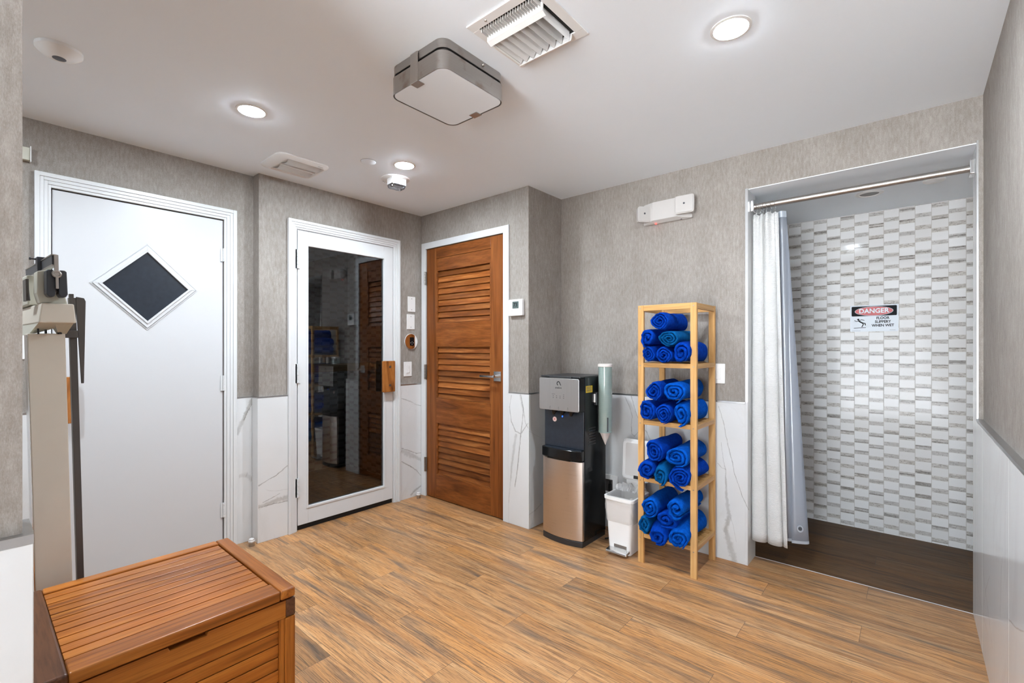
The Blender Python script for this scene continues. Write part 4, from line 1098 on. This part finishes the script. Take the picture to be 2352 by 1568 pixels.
cd = thing('cup_dispenser', (2.635, 1.474, .9), 'sea green cone cup dispenser tube on side of water dispenser', 'cup dispenser')
c0 = (2.635, 1.474, 0)
MB().lathe([(.040, .698), (.0425, .705), (.0435, 1.108), (.0445, 1.109)], c0, 32).build('tube', 'tube', cd, smooth=True)
MB().lathe([(.0445, 1.106), (.047, 1.108), (.047, 1.122), (.043, 1.125), (0, 1.1255)], c0, 32).build('cap', 'paperc', cd, smooth=True)
MB().lathe([(.041, .692), (.043, .692), (.043, .705), (.041, .705)], c0, 32).build('bottom_ring', 'tube', cd, smooth=True)
bk = MB(); bk.box(2.577, 2.583, 1.513, 1.5245, .882, .935); bk.build('bracket', 'plast', cd, bevel=.002)
MB().box(2.583, 2.66, 1.506, 1.5245, .865, .945).build('mounting_plate', 'blacks', cd, bevel=.002)
bk = MB(); bk.box(2.604, 2.612, 1.4385, 1.4445, .70, .79); bk.build('lift_clip', 'slate', cd, bevel=.001)
pc = thing('paper_cup', (2.635, 1.474, .61), 'white cone paper cup poking out under the green tube', 'cup')
MB().lathe([(.0008, .612), (.0385, .700), (.0375, .700), (.0006, .615)], c0, 28).build('cone', 'paperc', pc, smooth=True)

# ------------------------------------------------------------------ trash bin
tbn = thing('trash_bin', (2.63, 1.322, 0), 'white step trash bin with raised lid beside the water dispenser', 'bin')
def binring(z, g=0, r=.018):
    f = z/.325; x0_, x1_ = 2.527-.010*f+g, 2.705+.03*f-g; y0_, y1_ = 1.252-.020*f+g, 1.390+.022*f-g
    return [(x, y, z) for x, y in rrect(x0_, x1_, y0_, y1_, r, 5)]
b = MB(); b.loft([binring(.004), binring(.012), binring(.325), binring(.325, .005), binring(.012, .005)]); b.build('body', 'plast', tbn, smooth=True)
b = MB(); b.loft([binring(.318, -.001), binring(.318, -.007, .022), binring(.336, -.007, .022), binring(.336, .005, .016), binring(.318, .005, .016)], caps=False); b.build('rim', 'plast', tbn, smooth=True)
TL_ = Matrix.Translation((2.748, 1.322, .36)) @ Matrix.Rotation(R(4), 4, 'Y')
b = MB(); b.T = TL_
b.loft([[(x, y, z) for y, z in rrect(-w, w, .026+ (.0 if x > -.01 else .012), .285-(.0 if x > -.01 else .012), .02, 5)] for x, w in ((.006, .088), (-.004, .090), (-.016, .086), (-.018, .074))]); ld = b.build('lid', 'plast', tbn, bevel=.001, smooth=True, recalc=True)
b = MB(); b.T = TL_; b.prism(rrect(-.066, .066, .058, .262, .012), 0, -.017, -.0195); b.build('lid_inner', 'plastg', ld, bevel=.001)
b = MB(); b.T = TL_; b.box(-.021, -.0185, -.028, .006, .042, .062); b.build('latch_slot', 'blacks', ld)
b = MB(); b.T = TL_; b.box(-.006, .014, -.06, .06, -.045, .03); b.build('lid_hinge', 'plastg', tbn, bevel=.002)
boxes('pedal_slot', 'nickelf', [(2.5243, 2.527, 1.272, 1.354, .037, .056)], tbn, bevel=.0005)
b = MB()
b.loft([[(2.470+.004, y, .018), (2.524, y, .022), (2.524, y, .036), (2.478, y, .030)] for y in (1.250, 1.384)]); b.build('pedal', 'chrome', tbn, bevel=.003, recalc=True)
bag = thing('bin_liner', (2.63, 1.322, .2), 'thin white plastic bag folded over the trash bin rim', 'bag')
random.seed(11)
def bagring(z, g, jit):
    rr = binring(z, g); out = []
    for i, (x, y, zz) in enumerate(rr):
        n = math.sin(i*1.7+z*120)*.5+math.sin(i*.6+z*60)*.5
        cxx, cyy = 2.622, 1.322; d = Vector((x-cxx, y-cyy, 0)).normalized()
        out.append((x+d.x*jit*n, y+d.y*jit*n, zz+.004*math.sin(i*.9+z*40)))
    return out
b = MB(); b.loft([bagring(z, -.004, .0032 if z < .31 else .0006) for z in (.190, .200, .212, .224, .236, .248, .26, .272, .284, .296, .308, .316)], caps=False)
b.build('outer_cuff', 'bag', bag, smooth=True)
b = MB(); b.loft([bagring(z, .007+g, j) for z, g, j in ((.342, 0, .002), (.32, .001, .002), (.27, .004, .004), (.2, .01, .006), (.12, .02, .006), (.06, .03, .004))], caps=False); b.build('inner_film', 'bag', bag, smooth=True)
b = MB(); rg = []
for j in range(9):
    f = j/8; r = []
    for i in range(46):
        t = i/45; y = 1.236+.172*t
        n = math.sin(23*t+5*f)*.5+math.sin(47*t-9*f+1)*.35+math.sin(81*t+13*f)*.2
        n2 = math.sin(31*t+7*f+2)*.5+math.sin(67*t-5*f)*.4
        r.append((2.722-.075*f+.012*n2, y+.006*n, .335+.038*math.sin(PI*(.15+.8*f))+.016*n*math.sin(PI*f)))
    rg.append(r)
b.loft(rg, closed=False)
b.build('crumpled_top', 'bag', bag, smooth=True)

# ------------------------------------------------------------------ bamboo towel rack
tr = thing('towel_rack', (2.665, 1.027, 0), 'tall bamboo towel rack filled with rolled blue towels', 'rack')
PX0, PX1, PY0, PY1, PT = 2.510, 2.825, .861, 1.193, 1.468
for x in (PX0, PX1-.018):
    for y in (PY0, PY1-.034):
        MB().box(x, x+.018, y, y+.034, 0, PT).build('post', 'bam', tr, bevel=.0015)
SHELF = [(.146, .170), (.466, .490), (.790, .815), (1.116, 1.141)]
pieces('top_rail', 'bamh', [(PX0+.001, PX0+.017, PY0+.034, PY1-.034, PT-.032, PT), (PX1-.017, PX1-.001, PY0+.034, PY1-.034, PT-.032, PT)], tr, bevel=.0015)
pieces('top_side_rail', 'bamx', [(PX0+.018, PX1-.018, PY0+.001, PY0+.017, PT-.032, PT-.001), (PX0+.018, PX1-.018, PY1-.017, PY1-.001, PT-.032, PT-.001)], tr, bevel=.0015)
for z0, z1 in SHELF:
    sl = MB()
    for i in range(11):
        x = PX0+.024+.0245*i; sl.box(x, x+.016, PY0+.015, PY1-.015, z1-.010, z1-.002)
    s = sl.build('slatted_shelf', 'bamh', tr)
    pieces('shelf_rail', 'bamh', [(PX0+.002, PX0+.016, PY0+.034, PY1-.034, z0, z1), (PX1-.016, PX1-.002, PY0+.034, PY1-.034, z0, z1)], s, bevel=.001)
    pieces('shelf_side_rail', 'bamx', [(PX0+.018, PX1-.018, PY0+.001, PY0+.015, z0, z1), (PX0+.018, PX1-.018, PY1-.015, PY1-.001, z0, z1)], s, bevel=.001)
for z in (1.451, 1.125, .797, .471, .142):
    for y in (1.179, .878): MB().tube((PX0+.001, y, z), (PX0-.0008, y, z), .0034, 12).build('screw_head', 'nickelf', tr)

# rolled towels: front centre (y, z) at x = 2.485, half sizes, material, turns, tail flap, label
TW = [
 (3, 1.050, 1.372, .048, .054, 'tb1', 3.2, 0, 'royal blue rolled towel alone at the very top of the pile on the top shelf'),
 (3, 1.122, 1.283, .045, .056, 'tb1', 1.8, .03, 'loosely rolled blue towel at left of the middle row on the top shelf'),
 (3, .996, 1.277, .053, .048, 'tb3', 3.0, 0, 'teal blue rolled towel in the middle row on the top shelf'),
 (3, 1.122, 1.192, .036, .050, 'tb1', 2.6, 0, 'narrow dark blue rolled towel at bottom left of the top shelf'),
 (3, 1.033, 1.186, .050, .047, 'tb1', 2.8, 0, 'blue rolled towel in the middle of the bottom row on the top shelf'),
 (3, .936, 1.200, .050, .062, 'tb1', 2.2, .02, 'large blue rolled towel at bottom right of the top shelf'),
 (2, 1.088, .984, .048, .057, 'tb1', 2.8, 0, 'smaller royal blue rolled towel of the upper row on the second shelf down'),
 (2, .972, .989, .063, .057, 'tb2', 2.6, .05, 'large bright blue rolled towel at right of the upper row on the second shelf down'),
 (2, 1.124, .872, .050, .060, 'tb1', 2.4, 0, 'blue rolled towel at bottom left of the second shelf down'),
 (2, 1.029, .864, .050, .054, 'tb1', 3.2, 0, 'blue rolled towel in the middle of the bottom row on the second shelf down'),
 (2, .936, .870, .047, .064, 'tb2', 2.2, .04, 'bright blue rolled towel with a loose corner at bottom right of the second shelf down'),
 (1, 1.085, .650, .052, .066, 'tb1', 3.0, 0, 'upright oval blue rolled towel at upper left of the third shelf down'),
 (1, .960, .638, .066, .057, 'tb2', 2.6, .02, 'large bright blue rolled towel at upper right of the third shelf down'),
 (1, 1.122, .547, .055, .057, 'tb1', 2.0, 0, 'blue rolled towel at bottom left of the third shelf down'),
 (1, 1.047, .522, .044, .055, 'tb3', 2.2, 0, 'small teal blue rolled towel in the middle of the third shelf down'),
 (1, .942, .530, .064, .054, 'tb1', 3.4, .07, 'blue rolled towel with hanging flap at bottom right of the third shelf down'),
 (0, 1.113, .333, .056, .057, 'tb2', 2.6, 0, 'bright blue tightly rolled towel topping the pile on the lowest shelf'),
 (0, .956, .362, .060, .058, 'tb2', 1.8, .02, 'loosely rolled bright blue towel at upper right of the lowest shelf'),
 (0, 1.140, .230, .038, .058, 'tb3', 1.9, 0, 'teal blue rolled towel at left edge of the lowest shelf'),
 (0, 1.022, .286, .066, .052, 'tb1', 1.8, .02, 'flattened blue rolled towel in the center of the lowest shelf pile'),
 (0, 1.066, .182, .056, .054, 'tb1', 2.0, 0, 'blue rolled towel at the bottom of the lowest shelf, left of center'),
 (0, .948, .203, .058, .058, 'tb2', 2.4, .02, 'bright blue rolled towel at bottom right of the lowest shelf'),
]
SAG = {0: (.115, 0), 1: (.09, 0), 2: (.06, 0), 3: (.03, 0)}
def towel(idx, sh, cy, cz, ry, rz, mat, turns, flap, label):
    rnd = random.Random(100+idx)
    sz = SHELF[sh][1]
    yb = min(max(cy, PY0+.006+ry*.92), PY1-.006-ry*.92); zb = max(cz, sz+rz*.95+.001)
    n = int(30*turns)+1; x0 = 2.478+rnd.uniform(-.012, .006); x1 = 2.800+rnd.uniform(-.02, .0)
    th0 = rnd.uniform(0, 2*PI); ri = .12
    ph = [rnd.uniform(0, 6.28) for _ in range(6)]
    pitch = (1-ri)/turns
    def cen(x):
        t = min(1, max(0, (x-x0)/.07)); t = t*t*(3-2*t)
        return cy+(yb-cy)*t, cz+(zb-cz)*t
    hand = rnd.choice((1, 1, -1)); ang_end = -PI/2+rnd.uniform(-.7, .5)          # the loose end tucks underneath
    def spiral(x, thick, shrink, lip):
        cyx, czx = cen(x); inn, out = [], []
        for i in range(n):
            t = i/(n-1); th = ang_end-(1-t)*turns*2*PI*hand
            r = ri+(1-ri)*t
            r *= 1+.07*math.sin(2*th+ph[0]+x*9)+.05*math.sin(3*th+ph[1]-x*14)+.03*math.sin(6*th+ph[2]+x*25)*(1-t*.6)
            ext = 0
            if t > .93 and flap: ext = (t-.93)/.07
            e_ = min(1, max(0, (t-.86)/.14)); h = pitch*.43*thick*(1 if t > .04 else .7+7*t)*(1-.7*e_*e_); r -= pitch*.34*e_*e_
            for lst, rr in ((inn, r-h), (out, r+h)):
                rr = max(.02, rr*(1.10-pitch*.43))*shrink*(1+lip*.025*math.sin(17*th+ph[3])+lip*.02*math.sin(29*th+ph[4]))
                y = cyx+ry*rr*math.cos(th); z = czx+rz*rr*math.sin(th)
                y += flap*.10*ext*ext; z += -flap*.30*ext*ext*(1 if lip else .3)
                w = lip*.007*math.sin(3*th+ph[3])+lip*.004*math.sin(8*th+ph[4])+lip*.0025*math.sin(21*th+ph[1])
                lst.append((x+w, y, z))
        return out+inn[::-1]
    xs = [(x0, .35, .985, 1), (x0+.003, .70, .995, 1), (x0+.009, .93, 1.0, 1), (x0+.022, 1.0, 1.0, .5)]
    for k in range(1, 9):
        x = x0+.022+(x1-x0-.044)*k/9; xs.append((x, 1.0, 1+.02*math.sin(k*1.3+ph[5]), 0))
    xs += [(x1-.012, 1.0, .99, 0), (x1-.004, .8, .97, 0), (x1, .4, .95, 0)]
    b = MB(); b.loft([spiral(*q) for q in xs], closed=True, caps=True)
    o0 = Vector(((x0+x1)/2, yb, zb-rz))
    for p in b.v: p -= o0
    o = b.build('rolled_towel', mat, smooth=False, recalc=True); o.data.polygons.foreach_set('use_smooth', [True]*len(o.data.polygons))
    o.location = o0
    return tag(o, label, 'towel', 'rolled blue towels')
for i, q in enumerate(TW): towel(i, *q)

# ------------------------------------------------------------------ inside the steam room
rlx = thing('grab_rail', (1.82, YA2+.1, 1.08), 'pale wooden rail seen through the smoked glass door', 'rail')
MB().box(1.50, 2.06, YA2+.085, YA2+.107, 1.052, 1.110).build('rail_board', 'rail', rlx, bevel=.003)
MB().box(1.47, 1.50, YA2+.05, YA2+.107, 1.06, 1.10).box(2.06, 2.10, YA2+.05, YA2+.107, 1.06, 1.10).build('standoff', 'rail', rlx, bevel=.002)
db = MB()
for i in range(26): db.box(1.33, 2.52, YA2+.16+.046*i, YA2+.195+.046*i, .012, .034)
db.box(1.40, 1.45, YA2+.16, YA2+1.34, 0, .012); db.box(2.38, 2.43, YA2+.16, YA2+1.34, 0, .012)
tag(db.build('duckboard', 'duck'), 'dark slatted duckboard floor behind the smoked glass door', 'duckboard')

# ------------------------------------------------------------------ camera, world, look
cam = bpy.data.cameras.new('Camera'); co = bpy.data.objects.new('Camera', cam); COL.objects.link(co)
co.location = (0, 0, HC); co.rotation_euler = (R(90), 0, R(40.518-90))
cam.sensor_width = 36; cam.lens = 1072.5/2352*36; cam.shift_y = 13.2/2352; cam.clip_start = .02
scene.camera = co
w = bpy.data.worlds.new('World'); scene.world = w; w.use_nodes = True
wt = w.node_tree; bg = wt.nodes['Background']
# added fill through the open end: invented gradient, brighter below to lift the ceiling
tc = wt.nodes.new('ShaderNodeTexCoord'); sx = wt.nodes.new('ShaderNodeSeparateXYZ'); rp = wt.nodes.new('ShaderNodeValToRGB'); mr = wt.nodes.new('ShaderNodeMapRange')
mr.inputs[1].default_value = -1; mr.inputs[2].default_value = 1
wt.links.new(tc.outputs['Generated'], sx.inputs[0]); wt.links.new(sx.outputs[2], mr.inputs[0]); wt.links.new(mr.outputs[0], rp.inputs[0]); wt.links.new(rp.outputs[0], bg.inputs[0])
rp.color_ramp.elements[0].position = .46; rp.color_ramp.elements[0].color = (.93, .98, 1.03, 1)
rp.color_ramp.elements[1].position = .54; rp.color_ramp.elements[1].color = (.25, .275, .30, 1)
bg.inputs[1].default_value = 8.5
scene.view_settings.view_transform = 'Standard'; scene.view_settings.look = 'None'; scene.view_settings.gamma = 1
scene.view_settings.use_curve_mapping = False
scene.view_settings.exposure = 1.80
